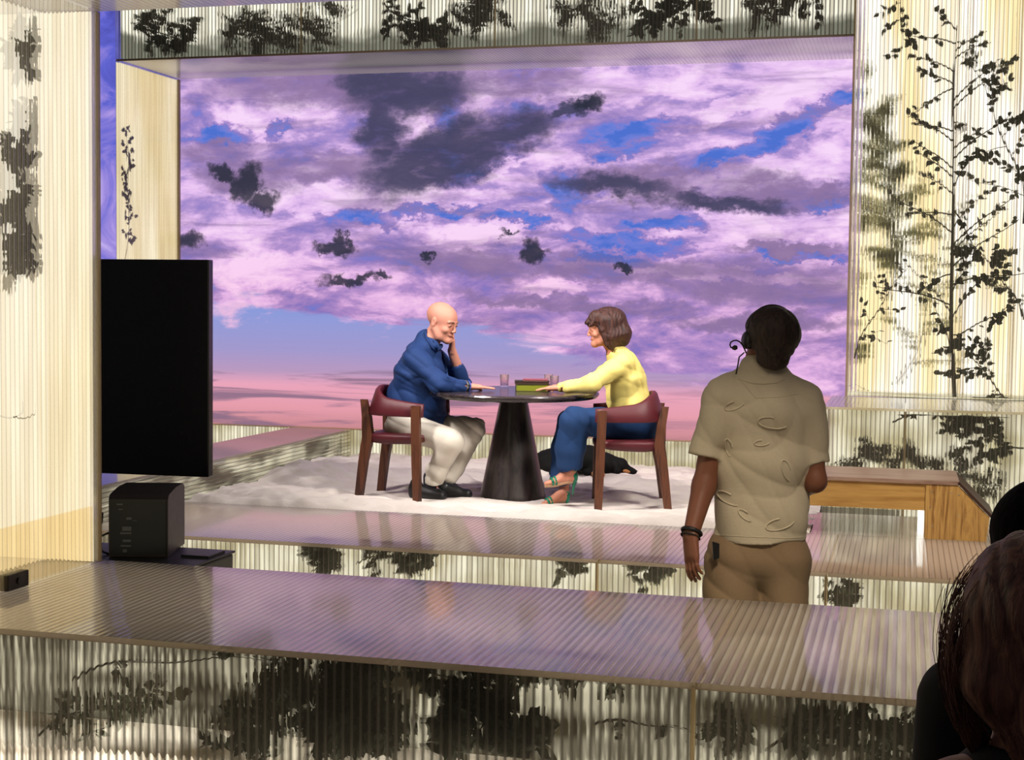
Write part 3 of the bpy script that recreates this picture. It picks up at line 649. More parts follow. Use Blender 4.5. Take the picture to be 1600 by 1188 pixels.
# ------------------------------------------------------------------ chairs: wrap-round leather back, splayed timber legs
def sweep_band(path, zlo, zhi, lean, th):
    """band following a plan path; per point: bottom/top height and outward lean"""
    m = MB(); N = len(path); ring = []
    for i, (x, y) in enumerate(path):
        a, b = path[max(i-1, 0)], path[min(i+1, N-1)]; tx, ty = b[0]-a[0], b[1]-a[1]; q = math.hypot(tx, ty); nx, ny = ty/q, -tx/q
        lo, hi, ln = zlo(i/(N-1)), zhi(i/(N-1)), lean(i/(N-1)); e = min(1, i/2.0, (N-1-i)/2.0)*.35+.65
        sec = [(-th*.3, 0), (-th*.5, .08), (-th*.5, .92), (-th*.25, 1), (th*.25, 1), (th*.5, .92), (th*.5, .08), (th*.3, 0)]
        for off, k in sec:
            o_ = off*e+ln*k; m.v.append((x+nx*o_, y+ny*o_, lo+(hi-lo)*k))
    K = 8
    for i in range(N-1):
        for k in range(K): m.f.append((i*K+k, i*K+(k+1) % K, (i+1)*K+(k+1) % K, (i+1)*K+k))
    m.f += [tuple(range(K))[::-1], tuple((N-1)*K+k for k in range(K))]
    m.mi = [0]*len(m.f); m.uv = [[(0, 0)]*len(f) for f in m.f]; return m
def make_chair(label):
    t_ = empty('armchair', (0, 0, 0), label=label, cat='chair', group='burgundy armchairs at the round table')
    path = []
    for k in range(33):
        a = math.radians(-90-90*(k-4)/12) if 4 <= k <= 28 else None
        if k < 4: path.append((.26-.26*k/4.0, -.265))
        elif k > 28: path.append((.26*(k-28)/4.0, .265))
        else:
            a = math.pi*(k-4)/24; path.append((-.205*math.sin(a)**.85, -.265*math.cos(a)))
    c = lambda s_: math.sin(math.pi*s_)
    sweep_band(path, lambda s_: .575+.005*c(s_), lambda s_: .665+.11*c(s_)**1.3, lambda s_: .015+.05*c(s_), .036).build('backrest', 'burgundy', t_, smooth=True)
    # seat shell
    m = MB(); prof = []
    for k in range(28):
        a = 2*math.pi*k/28; cx = math.copysign(abs(math.cos(a))**.6, math.cos(a)); sy = math.copysign(abs(math.sin(a))**.6, math.sin(a)); prof.append((cx, sy))
    rings = [(.0, .455, 0), (.75, .455, 0), (.97, .448, 0), (1.0, .43, 0), (.97, .405, .3), (.6, .385, .5), (0.0, .38, .6)]
    for (r_, z_, dr) in rings:
        for cx, sy in prof:
            x = .035+cx*.235*r_; m.v.append((x, sy*.24*r_, z_-(0 if dr == 0 else (.022*(1-(x+.24)/.5))) - (.006 if dr == 0 and r_ == 0 else 0)))
    for i in range(len(rings)-1):
        for k in range(28): m.f.append((i*28+k, (i+1)*28+k, (i+1)*28+(k+1) % 28, i*28+(k+1) % 28))
    m.mi = [0]*len(m.f); m.uv = [[(0, 0)]*4]*len(m.f); m.build('seat', 'burgundy', t_, smooth=True)
    def leg(pts, w_=(.058, .03)):
        m = MB()
        for (x, y, z, wx, wy) in pts:
            m.v += [(x-wx/2, y-wy/2, z), (x+wx/2, y-wy/2, z), (x+wx/2, y+wy/2, z), (x-wx/2, y+wy/2, z)]
        for i in range(len(pts)-1):
            for k in range(4): m.f.append((i*4+k, i*4+(k+1) % 4, (i+1)*4+(k+1) % 4, (i+1)*4+k))
        m.f += [(3, 2, 1, 0), tuple((len(pts)-1)*4+k for k in range(4))]; m.mi = [0]*len(m.f); m.uv = [[(0, 0)]*4]*len(m.f)
        m.build('leg', 'walnut', t_)
    for s_ in (-1, 1):
        leg([(.235, s_*.29, -.03, .05, .04), (.225, s_*.288, .3, .058, .045), (.215, s_*.284, .655, .06, .036)])
        leg([(-.235, s_*.2, -.03, .05, .045), (-.2, s_*.195, .25, .06, .05), (-.17, s_*.19, .42, .075, .05), (-.18, s_*.187, .56, .06, .045), (-.205, s_*.182, .68, .045, .03)])
    m = MB(); m.box((-.2, -.19, .395), (-.165, .19, .432)); m.build('rear_rail', 'walnut', t_)
    m = MB(); m.box((.2, -.275, .40), (.235, .275, .43)); m.build('front_rail', 'walnut', t_)
    return t_
def copy_tree(o, **kw):
    r = o.copy(); C.objects.link(r)
    for ch in o.children:
        c = ch.copy(); C.objects.link(c); c.parent = r
    for k, v in kw.items(): r[k] = v
    return r
view = math.atan2(-math.sin(YAW), math.cos(YAW))  # heading of the view
ch1 = make_chair('burgundy and walnut armchair in which the bald man in blue sits')
ch2 = copy_tree(ch1, label='burgundy and walnut armchair in which the woman in yellow sits')
# man's chair: faces right and slightly towards the camera; woman's faces left
CH1 = at(627, 690, 10.27); ch1.location = (CH1[0], CH1[1], 0); ch1.rotation_euler.z = YAW+math.radians(2.6)-math.radians(20)
CH2 = at(988, 690, 9.95); ch2.location = (CH2[0], CH2[1], 0); ch2.rotation_euler.z = YAW+math.radians(-4.6)+math.radians(180+3)

# ------------------------------------------------------------------ things on the table
def tumbler(px, py, label, r=.034, h=.092, loc=None):
    p = on_table(px, py) if loc is None else loc
    o = empty('water_glass', (p[0], p[1], TT), label=label, cat='glass', group='water glasses on the round table')
    MB().lathe([(r*.82, 0.001), (r*.88, .004), (r, h), (r*.93, h), (r*.8, .012), (.001, .012)], 28).build('bowl', 'glass', o, smooth=True)
    return o
tumbler(788, 605, 'clear straight tumbler on the table left of the books')
tumbler(857, 605, 'clear tumbler just behind the right end of the books')
tumbler(866, 607, 'clear tumbler furthest right, behind the hand of the woman')
bp = on_table(832, 611); bz = TT
def book(dx, w_, d_, h_, rot, cov, page, label, lift):
    o = empty('book', (bp[0]+dx, bp[1], TT+lift), YAW+math.radians(rot), label=label, cat='book', group='books stacked on the table')
    m = MB(); m.box((-w_/2, -d_/2, 0), (w_/2, d_/2, .004)); m.box((-w_/2, -d_/2, h_-.004), (w_/2, d_/2, h_)); m.box((-w_/2, d_/2-.004, 0), (w_/2, d_/2, h_)); m.build('cover', cov, o)
    MB().box((-w_/2+.004, -d_/2+.003, .004), (w_/2-.004, d_/2-.005, h_-.004)).build('pages', page, o)
    return o
book(0, .235, .17, .05, 2, 'book_dark', 'book_green', 'thick book with yellow green edge at the bottom of the stack', 0)
book(-.004, .24, .17, .022, 1, 'book_dark', 'book_brown', 'dark olive book lying on the thick green one', .0505)
book(.02, .17, .13, .012, -4, 'book_pink', 'book_brown', 'thin reddish booklet topmost of the stack', .073)

# ------------------------------------------------------------------ timber bench and ramp at the right
tb = empty('timber_bench', (-.62, 8.93, 0), label='pine framed bench with brown top and diagonal right end on the platform', cat='bench')
l = lambda x, y, z: (x+.62, y-8.93, z)
MB().box(l(-.75, 8.915, .326), l(.331, 9.5, .348)).build('top_board', 'stained_wood', tb)
MB().box(l(-.75, 8.93, .168), l(.156, 8.955, .326)).build('front_rail', 'pine_x', tb)
def prism(pts, y0_, y1_):
    m = MB(); n_ = len(pts); vs = [l(x, y0_, z) for x, z in pts]+[l(x, y1_, z) for x, z in pts]
    fs = [tuple(range(n_)), tuple(range(n_, 2*n_))[::-1]]+[(k, k+n_, (k+1) % n_+n_, (k+1) % n_) for k in range(n_)]
    return m.add(vs, fs)
prism([(.144, .002), (.144, .326), (.325, .326), (.505, .146), (.49, .002)][::1], 8.922, 8.945).build('end_board', 'pine_z', tb)
m = MB(); m.add([l(.331, 8.915, .348), l(.331, 9.5, .348), l(.535, 9.5, .143), l(.535, 8.915, .143), l(.322, 8.915, .335), l(.322, 9.5, .335), l(.522, 9.5, .133), l(.522, 8.915, .133)],
      [(0, 3, 2, 1), (4, 5, 6, 7), (0, 4, 7, 3), (1, 2, 6, 5), (3, 7, 6, 2), (0, 1, 5, 4)]); m.build('sloping_board', 'pine_edge', tb)
prism([(.142, .002), (.142, .168), (.152, .168), (.152, .002)], 8.946, 9.3).build('post', 'pine_x', tb)
MB().box(l(.106, 9.1, .004), l(.14, 9.2, .3)).build('backlit_gap', 'glow_white', tb)  # glowing box standing in for the backlit gap beside the end board
for (x_, z_) in ((.18, .28), (.172, .19), (.185, .08), (.33, .27), (.33, .15), (.29, .28)):
    MB().tube([l(x_, 8.9225, z_), l(x_, 8.9195, z_)], .004, 8).build('screw', 'metal', tb)
for x_ in (-.7,): MB().box(l(x_, 8.96, .002), l(x_+.06, 9.02, .326)).build('post', 'pine_x', tb)

# ------------------------------------------------------------------ monitor on a stand, speaker on a case
mp = (-3.99, 7.3)
mo = empty('tv_monitor', (-4.62, 7.26, -.42), label='large black monitor left of the stage, half hidden by the glowing wall', cat='monitor')
mo.rotation_euler.z = math.radians(3)
MB().box((-.98, -.03, .812), (.98, .03, 1.995), bev=.006).build('screen', 'black_gloss', mo)
MB().box((-.24, .03, .95), (.24, .07, 1.85)).build('rear_housing', 'black', mo)
MB().box((-.04, .03, .03), (.04, .09, 1.5)).build('pole', 'black', mo)
MB().box((-.33, -.18, 0), (.33, .24, .03)).build('base', 'black', mo)
cs = empty('equipment_case', (-3.72, 6.5, -.42), label='flat black case on the floor carrying the speaker', cat='case')
MB().box((-.36, -.2, 0.02), (.46, .3, .5), bev=.015).build('body', 'black', cs)
MB().box((-.36, -.2, .5), (.47, .3, .512), bev=.004).build('lid', 'black', cs)
MB().box((.3, .04, .512), (.45, .22, .524)).build('handle', 'black', cs)
sp = empty('speaker', (-3.66, 6.62, .094), label='boxy black speaker with rear connectors below the monitor', cat='speaker'); sp.rotation_euler.z = math.radians(16)
m = MB(); pr = [(-.16, 0), (-.16, .285), (-.14, .305), (.02, .322), (.2, .322), (.24, .3), (.24, 0)]
n_ = len(pr); vs = [(-.14, y, z) for y, z in pr]+[(.15, y, z) for y, z in pr]
m.add(vs, [tuple(range(n_))[::-1], tuple(range(n_, 2*n_))]+[(k, (k+1) % n_, (k+1) % n_+n_, k+n_) for k in range(n_)]); m.build('cabinet', 'dark_brown_plastic', sp)
MB().box((-.13, -.165, .012), (.14, -.158, .285)).build('rear_panel', 'black', sp)
for k, (x_, z_, w_, h_) in enumerate([(-.085, .26, .03, .008), (-.08, .235, .02, .006), (-.04, .19, .025, .012), (-.01, .18, .02, .003), (-.05, .14, .045, .022), (-.055, .118, .055, .01), (-.05, .08, .04, .012), (-.055, .055, .05, .008), (-.06, .03, .02, .016)]):
    MB().box((x_-w_/2, -.1675, z_-h_/2), (x_+w_/2, -.165, z_+h_/2)).build('connector', 'label_grey', sp)
cb = empty('cable', (-3.84, 6.55, .1), label='black cable looping behind the left side of the speaker', cat='cable')
c0 = np.array(cb.location)
m = MB()
for pts in ([(172, 832), (158, 838), (155, 850), (160, 862), (170, 866)], [(154, 800), (160, 802), (159, 815), (155, 830), (154, 840)]):
    m.tube([at(x, y, 7.3)-c0 for x, y in pts], .006, 6)
m.build('loop', 'black', cb, smooth=True)
bx = empty('junction_box', tuple(on_plane(8, 919, 2, .24)+np.array([.03, 0, .0015])), label='small grey brown box on the front bench at the left picture edge', cat='box')
MB().box((-.03, -.07, 0), (.03, .07, .062), bev=.004).build('body', 'dark_brown_plastic', bx)
MB().tube([(.031, .0, .03), (.035, .0, .03)], .012, 10).build('socket', 'black', bx)

# ==== PART 3: figures ====
at_ = at
class SDF:
    """signed distance modelling of one continuous surface, meshed with surface nets"""
    def __init__(s, lo, hi, h):
        s.h = h; s.lo = np.array(lo, float); n_ = np.ceil((np.array(hi)-s.lo)/h).astype(int)+1; s.n = n_
        s.ax = [(s.lo[i]+np.arange(n_[i])*h).astype(np.float32) for i in range(3)]
        s.d = np.full(tuple(n_), .5, np.float32)
    def _sub(s, lo, hi, mar):
        sl = []
        for i in range(3):
            a = int(max(0, math.floor((lo[i]-mar-s.lo[i])/s.h))); b = int(min(s.n[i], math.ceil((hi[i]+mar-s.lo[i])/s.h)+1))
            if b <= a: return None, None
            sl.append(slice(a, b))
        g = [s.ax[i][sl[i]].reshape([-1 if j == i else 1 for j in range(3)]) for i in range(3)]
        return tuple(sl), g
    def _join(s, sl, d, k, mode='add'):
        a = s.d[sl]
        if mode == 'sub':
            h_ = np.clip(.5-.5*(a+d)/max(k, 1e-5), 0, 1); s.d[sl] = a*(1-h_)+(-d)*h_+k*h_*(1-h_)
        else:
            h_ = np.clip(.5+.5*(a-d)/max(k, 1e-5), 0, 1); s.d[sl] = a*(1-h_)+d*h_-k*h_*(1-h_)
    def cone(s, a, b, ra, rb, k=.02, flat=None, mode='add'):
        a = np.array(a, float); b = np.array(b, float); R_ = max(ra, rb)*(flat[1] if flat else 1)
        sl, g = s._sub(np.minimum(a, b)-R_, np.maximum(a, b)+R_, k+2*s.h)
        if sl is None: return s
        p = [g[i]-a[i] for i in range(3)]; ba = b-a
        if flat:
            ax_ = np.array(flat[0], float); ax_ /= np.linalg.norm(ax_); q = 1-1/flat[1]
            dot = p[0]*ax_[0]+p[1]*ax_[1]+p[2]*ax_[2]; p = [p[i]-ax_[i]*dot*q for i in range(3)]; ba = ba-ax_*(ba@ax_)*q
        L2 = ba@ba+1e-12; t_ = np.clip((p[0]*ba[0]+p[1]*ba[1]+p[2]*ba[2])/L2, 0, 1)
        d = np.sqrt(sum((p[i]-ba[i]*t_)**2 for i in range(3)))-(ra+(rb-ra)*t_)
        s._join(sl, d, k, mode); return s
    def ell(s, c, r, R=None, k=.02, mode='add'):
        c = np.array(c, float); r = np.array(r, float); m_ = r.max()
        sl, g = s._sub(c-m_, c+m_, k+2*s.h)
        if sl is None: return s
        p = [g[i]-c[i] for i in range(3)]
        if R is not None: p = [p[0]*R[0][j]+p[1]*R[1][j]+p[2]*R[2][j] for j in range(3)]  # R columns = local axes
        k0 = np.sqrt(sum((p[i]/r[i])**2 for i in range(3))); k1 = np.sqrt(sum((p[i]/r[i]**2)**2 for i in range(3)))+1e-6
        s._join(sl, k0*(k0-1)/k1, k, mode); return s
    def cut(s, p, n_, k=.004):
        """removes everything on the side n points to"""
        n_ = np.array(n_, float); n_ /= np.linalg.norm(n_); g = [s.ax[i].reshape([-1 if j == i else 1 for j in range(3)]) for i in range(3)]
        d = sum((g[i]-p[i])*n_[i] for i in range(3)); s.d = np.maximum(s.d, d.astype(np.float32)); return s
    def ripple(s, amp, dirs, seed=0, band=.03):
        m_ = np.abs(s.d) < band; idx = np.nonzero(m_); P = [s.ax[i][idx[i]] for i in range(3)]
        v = np.zeros(len(P[0]), np.float32); R_ = random.Random(seed)
        for (dx, dy, dz, f) in dirs:
            ph, ph2 = R_.uniform(0, 6), R_.uniform(0, 6)
            u = dx*P[0]+dy*P[1]+dz*P[2]; w_ = R_.uniform(.5, 1)*P[0]+R_.uniform(-1, 1)*P[1]+R_.uniform(.3, 1)*P[2]
            v += (1.6*np.abs(np.sin(.5*f*u+1.6*np.sin(f*.22*w_+ph)+ph2))**.7-1.1)*(.55+.45*np.sin(f*.25*w_+ph2))
        s.d[idx] -= amp*1.5*v/len(dirs); return s
    def mesh(s):
        d = s.d; neg = d < 0; nx, ny, nz = d.shape
        cs_ = np.zeros((nx-1, ny-1, nz-1), np.int8)
        for i in (0, 1):
            for j in (0, 1):
                for k in (0, 1): cs_ += neg[i:nx-1+i, j:ny-1+j, k:nz-1+k]
        act = (cs_ > 0) & (cs_ < 8); I = np.argwhere(act); idm = np.full(act.shape, -1, np.int32); idm[act] = np.arange(len(I))
        acc = np.zeros((len(I), 3)); cnt = np.zeros(len(I))
        for axis in range(3):
            o1, o2 = [q for q in range(3) if q != axis]
            for a in (0, 1):
                for b in (0, 1):
                    A = I.copy(); A[:, o1] += a; A[:, o2] += b; B = A.copy(); B[:, axis] += 1
                    da = d[A[:, 0], A[:, 1], A[:, 2]]; db = d[B[:, 0], B[:, 1], B[:, 2]]; m_ = (da < 0) != (db < 0)
                    t_ = np.where(m_, da/(da-db+1e-12), 0); P = A.astype(float); P[:, axis] += t_
                    acc[m_] += P[m_]; cnt[m_] += 1
        V = acc/cnt[:, None]*s.h+s.lo; F = []
        for axis in range(3):
            o1, o2 = [(1, 2), (2, 0), (0, 1)][axis]; sl0 = [slice(None)]*3; sl1 = [slice(None)]*3; sl0[axis] = slice(0, -1); sl1[axis] = slice(1, None)
            ch = neg[tuple(sl0)] != neg[tuple(sl1)]; E_ = np.argwhere(ch)
            E_ = E_[(E_[:, o1] > 0) & (E_[:, o2] > 0) & (E_[:, o1] < d.shape[o1]-1) & (E_[:, o2] < d.shape[o2]-1)]
            c = []
            for (a, b) in ((-1, -1), (0, -1), (0, 0), (-1, 0)):
                q = E_.copy(); q[:, o1] += a; q[:, o2] += b; c.append(idm[q[:, 0], q[:, 1], q[:, 2]])
            Q = np.stack(c, 1); inside = neg[E_[:, 0], E_[:, 1], E_[:, 2]]; Q[~inside] = Q[~inside][:, ::-1]; F.append(Q)
        F = np.concatenate(F); F = F[(F >= 0).all(1)]
        return V, F
    def build(s, name, mat, parent, smooth_it=2):
        V, F = s.mesh()
        if smooth_it:   # light Laplacian relaxation removes the voxel staircase
            e = np.concatenate([F[:, [0, 1]], F[:, [1, 2]], F[:, [2, 3]], F[:, [3, 0]]]); e = np.concatenate([e, e[:, ::-1]])
            deg = np.bincount(e[:, 0], minlength=len(V))[:, None]+1e-9
            for _ in range(smooth_it):
                for lam in (.5, -.52):
                    S = np.stack([np.bincount(e[:, 0], V[e[:, 1], i], minlength=len(V)) for i in range(3)], 1)/deg; V = V+lam*(S-V)
        base = origin_of(parent) if parent is not None else 0
        me = bpy.data.meshes.new(name); me.from_pydata((V-base).tolist(), [], F.tolist()); me.materials.append(MAT[mat])
        me.polygons.foreach_set('use_smooth', [True]*len(me.polygons)); me.update()
        o_ = link(name, me, parent); o_.location = (0, 0, 0); return o_

def frame(f, up=(0, 0, 1)):
    f = np.array(f, float); f /= np.linalg.norm(f); l_ = np.cross(up, f); l_ /= np.linalg.norm(l_); u = np.cross(f, l_)
    return np.stack([f, l_, u], 1)         # columns: forward, left, up
RH = np.array([math.cos(YAW), math.sin(YAW), 0]); AW = np.array([-math.sin(YAW), math.cos(YAW), 0]); ZZ = np.array([0, 0, 1.0])
def dirv(right, away, up=0.0): return RH*right+AW*away+ZZ*up

def head(s, c, R, q=1.0, jaw=1.0, ears=True, nose=1.0, k=.012):
    """head SDF about the point between the ears; R columns = forward, left, up"""
    P = lambda x, y, z: c+R@(np.array([x, y, z])*q)
    S = lambda *r: np.array(r)*q
    s.ell(P(-.018, 0, .045), S(.098, .077, .082), R, .01)
    s.ell(P(.03, 0, .03), S(.066, .064, .075), R, .03)
    s.ell(P(.04, 0, -.035), S(.052, .055*jaw, .062), R, .03)
    s.cone(P(.03, .032*jaw, -.075), P(.078, .008, -.088), .024*q, .019*q, .03); s.cone(P(.03, -.032*jaw, -.075), P(.078, -.008, -.088), .024*q, .019*q, .03)
    s.cone(P(-.005, .052*jaw, -.035), P(.035, .038*jaw, -.075), .02*q, .02*q, .03); s.cone(P(-.005, -.052*jaw, -.035), P(.035, -.038*jaw, -.075), .02*q, .02*q, .03)
    s.ell(P(.085, 0, -.087), S(.014, .018, .013), R, .014)                                   # chin
    for sg in (-1, 1):
        s.ell(P(.104, sg*.031, .012), S(.016, .018, .012), R, .012, 'sub')                    # eye socket
        s.ell(P(.083, sg*.031, .011), S(.014, .014, .012), R, .004)                            # eyeball / lid
        s.cone(P(.094, sg*.012, .03), P(.084, sg*.046, .031), .008*q, .006*q, .01)             # brow ridge
        s.ell(P(.068, sg*.042, -.022), S(.022, .018, .018), R, .018)                           # cheek
    s.cone(P(.094, 0, .018), P(.112*nose, 0, -.018), .0085*q, .0105*q, .01)                    # nose
    s.ell(P(.106, .011, -.024), S(.01, .007, .007), R, .005); s.ell(P(.106, -.011, -.024), S(.01, .007, .007), R, .005)
    s.ell(P(.088, 0, -.049), S(.014, .024, .007), R, .006); s.ell(P(.085, 0, -.058), S(.014, .02, .007), R, .005)
    if ears:
        for sg in (-1, 1):
            s.ell(P(-.008, sg*.077, .002), S(.017, .008, .031), R, .006); s.ell(P(-.006, sg*.085, .004), S(.009, .005, .018), R, .004, 'sub')
def face_bits(root, c, R, q, brow='brow', lip='lips', nose=1.0):
    P = lambda x, y, z: c+R@(np.array([x, y, z])*q)-origin_of(root)
    for sg in (-1, 1):
        m = MB(); m.tube([P(.1035, sg*.013, .034), P(.101, sg*.03, .039), P(.086, sg*.049, .033)], [.003*q, .004*q, .002*q], 6); m.build('eyebrow', brow, root, smooth=True)
        m = MB(); m.tube([P(.0965, sg*.022, .0115), P(.0975, sg*.031, .013), P(.0935, sg*.041, .0115)], [.001, .003*q, .001], 6); m.build('eye', 'eye_dark', root, smooth=True)
    m = MB(); m.tube([P(.092, .02, -.0565), P(.101, .008, -.0535), P(.102, 0, -.054), P(.101, -.008, -.0535), P(.092, -.02, -.0565)], [.001, .003*q, .0035*q, .003*q, .001], 6); m.build('mouth', lip, root, smooth=True)

def finger(s, base, d, curl_ax, lens, r, curl):
    """three phalanges, each bent by curl about curl_ax"""
    p = np.array(base, float); d = np.array(d, float); d /= np.linalg.norm(d); ax_ = np.array(curl_ax, float)/np.linalg.norm(curl_ax)
    for i, L_ in enumerate(lens):
        q = p+d*L_; s.cone(p, q, r*(1-.1*i), r*(.93-.1*i), .003); p = q
        c_, sn = math.cos(curl), math.sin(curl); d = d*c_+np.cross(ax_, d)*sn+ax_*(ax_@d)*(1-c_)
def hand(s, wrist, d, nrm, left=1, size=1.0, curl=.25, thumb=.6, spread=.12, r=.0085):
    """palm from the wrist along d; nrm = back of the hand; left=+1 puts the thumb on side cross(nrm,d)*left"""
    wrist = np.array(wrist, float); d = np.array(d, float); d /= np.linalg.norm(d); nrm = np.array(nrm, float); nrm -= d*(nrm@d); nrm /= np.linalg.norm(nrm)
    sd = np.cross(nrm, d)*left; ax_ = np.cross(d, -nrm)
    kn = [wrist+d*.085*size+sd*o_*size for o_ in (.029, .010, -.010, -.028)]
    for i, q in enumerate(kn): s.cone(wrist+sd*(.018-.012*i)*size, q, .017*size, .0115*size, .012)
    s.cone(wrist+d*.03*size, wrist+d*.07*size, .019*size, .017*size, .01, flat=(sd, 1.5))
    for i, (q, L_) in enumerate(zip(kn, (.074, .082, .077, .060))):
        dd = d+sd*spread*(1.5-i)/1.5; finger(s, q, dd, ax_, [L_*.45*size, L_*.31*size, L_*.26*size], r*size*(1 if i < 3 else .88), curl*(1+.15*i))
    tb_ = wrist+d*.025*size+sd*.022*size; td = d*.75+sd*thumb-nrm*.25
    s.cone(wrist+d*.01*size+sd*.01*size, tb_+td*.025*size, .016*size, .012*size, .012)
    finger(s, tb_+td*.02*size, td, ax_*1.0, [.034*size, .028*size], r*1.12*size, curl*.6)
def shoe(name, parent, heel, d, mat, L_=.28, side=None, h=.004):
    d = np.array(d, float); d /= np.linalg.norm(d); heel = np.array(heel, float); lo = np.minimum(heel, heel+d*L_)-.1; hi = np.maximum(heel, heel+d*L_)+.16
    s = SDF(lo, hi, h); up = ZZ; sd = np.cross(up, d)
    s.cone(heel+d*.03+up*.03, heel+d*(L_-.045)+up*.022, .036, .036, .02, flat=(sd, 1.15))
    s.cone(heel+d*.035+up*.07, heel+d*.15+up*.045, .037, .03, .03); s.cone(heel+d*.04+up*.08, heel+d*.045+up*.10, .04, .042, .02)
    s.cut(heel+up*.0, -up); return s.build(name, mat, parent)

# ------------------------------------------------------------------ the seated man in blue
def seated_man():
    at = lambda x, y, d: at_(x, y, d+.3)
    D = 10.0; base = at(640, 700, 10.05); g = (base[0], base[1], 0.0)
    root = empty('person', g, label='bald man in a blue shirt and cream trousers seated, chin propped on his hand', cat='person')
    lat = dirv(-.26, -.966)                       # towards his near (right) side
    lo = at(585, 455, 9.5); P_ = [at(x, y, d) for x, y, d in ((590, 790, 9.5), (800, 455, 9.5), (800, 790, 10.6), (590, 455, 10.6), (590, 790, 10.6))]+[lo]
    P_ = np.array(P_); LO, HI = P_.min(0)-.03, P_.max(0)+.03; LO[2] = -.01
    hc = at(690, 505, 10.0); hR = frame(dirv(.80, -.52, -.30), (0.06, 0, 1))
    # --- body (skin), one surface
    s = SDF(LO, HI, .0052)
    head(s, hc, hR, 1.12, 1.12, nose=.98)
    s.cone(at(668, 538, 10.05), at(682, 518, 10.03), .064, .062, .03); s.cone(at(660, 552, 10.05), at(670, 536, 10.05), .085, .066, .04, flat=(lat, 1.5))
    s.cone(at(655, 570, 10.05), at(650, 605, 10.07), .13, .15, .04, flat=(lat, 1.2)); s.cone(at(650, 605, 10.07), at(640, 650, 10.08), .15, .12, .04, flat=(lat, 1.2))
    W1, E1 = at(731, 604, 9.9), at(686, 600, 9.76)
    s.cone(at(648, 560, 9.86), E1, .058, .045, .03); s.cone(E1, W1, .043, .030, .02)
    hand(s, W1+RH*.005, dirv(.97, .12, -.06), ZZ, left=1, size=1.08, curl=.05, thumb=.45, spread=.1)
    E2, W2 = at(724, 603, 10.22), at(706, 548, 10.06)
    s.cone(at(676, 560, 10.22), E2, .056, .046, .03); s.cone(E2, W2, .046, .031, .02)
    # far hand: palm under the chin, fingers curled along the cheek
    hand(s, W2, at(708, 520, 10.0)-W2, dirv(.95, .1, .1), left=-1, size=1.05, curl=.62, thumb=.5, spread=.06)
    for hp, kn, an, sg in ((at(627, 668, 9.93), at(708, 688, 9.72), at(672, 757, 9.86), 0), (at(640, 664, 10.2), at(742, 668, 10.04), at(699, 752, 9.99), 1)):
        s.cone(hp, kn, .06, .042, .03); s.cone(kn, an, .036, .028, .02); s.cone(an, an+dirv(.06, 0, -.06), .033, .022, .02)
    s.build('body', 'skin_man', root)
    # --- shirt
    s = SDF(LO, HI, .0065)
    s.cone(at(662, 556, 10.05), at(656, 585, 10.05), .115, .165, .05, flat=(lat, 1.45)); s.cone(at(656, 585, 10.05), at(650, 622, 10.07), .165, .198, .05, flat=(lat, 1.12))
    s.cone(at(650, 622, 10.07), at(655, 640, 10.05), .198, .19, .04, flat=(lat, 1.1)); s.cone(at(665, 540, 10.05), at(659, 552, 10.05), .078, .1, .04, flat=(lat, 1.7))
    s.cone(at(650, 560, 9.88), E1, .087, .066, .035); s.cone(E1, at(721, 604, 9.87), .062, .046, .03)
    s.cone(at(674, 556, 10.2), E2, .085, .066, .035); s.cone(E2, at(713, 572, 10.12), .06, .05, .02)
    # collar
    s.cone(at(666, 530, 10.03), at(672, 537, 10.0), .071, .066, .012)
    s.ell(at(684, 541, 9.97), (.03, .05, .035), frame(dirv(.8, -.5, -.5)), .02)
    # collar opening shows the neck
    s.cone(at(697, 505, 10.0), at(677, 530, 10.02), .09, .064, .006, mode='sub'); s.cone(at(690, 528, 9.97), at(689, 549, 9.95), .04, .022, .006, mode='sub')
    s.cut(at(655, 655, 10.05), dirv(-.2, 0, -1))
    s.cone(at(731, 604, 9.89), at(719, 604.5, 9.87), .036, .036, .003, mode='sub')
    s.cone(at(709, 556, 10.09), at(714, 575, 10.13), .04, .04, .003, mode='sub')
    a_ = at(690, 600, 9.8)-at(645, 560, 9.86); a_ /= np.linalg.norm(a_)
    s.ripple(.017, [(.5*RH[0], .5*RH[1], .9, 46), (.9*RH[0], .9*RH[1], -.5, 38), (.3, .2, 1, 70), (.8, .1, .6, 27)], 3)
    sh = s.build('shirt', 'blue_shirt', root)
    o3 = origin_of(root)
    V = [v.co+Vector(o3) for v in sh.data.vertices]; bvh = BVHTree.FromPolygons(V, [tuple(p.vertices) for p in sh.data.polygons])
    def on_shirt(px, py, lift=.004):
        r_ = Vector(ray(px, py)).normalized(); hit = bvh.ray_cast(Vector(CAM), r_)
        return None if hit[0] is None else np.array(hit[0]+hit[1]*lift)-o3
    pk = [q for q in (on_shirt(x, y) for x, y in ((690, 550), (692, 558), (694, 566), (696, 574), (698, 582), (699, 590))) if q is not None]
    if len(pk) > 2: MB().tube(pk, .006, 6).build('placket', 'blue_shirt', root, smooth=True)
    for pts in (((669, 514), (672, 524), (678, 534), (684, 543), (682, 549), (676, 543), (668, 532), (664, 520)),):
        q = [on_shirt(x, y, .006) for x, y in pts]
        q = [v for v in q if v is not None]
        if len(q) > 4: MB().tube(q, .008, 8).build('collar', 'blue_shirt', root, smooth=True)
    # --- trousers
    s = SDF(LO, HI, .0065)
    s.cone(at(628, 672, 9.93), at(645, 668, 9.9), .098, .1, .04); s.cone(at(640, 670, 9.9), at(706, 689, 9.72), .1, .083, .04); s.cone(at(706, 690, 9.72), at(683, 735, 9.82), .083, .07, .035)
    s.cone(at(683, 735, 9.82), at(677, 752, 9.86), .07, .066, .02)
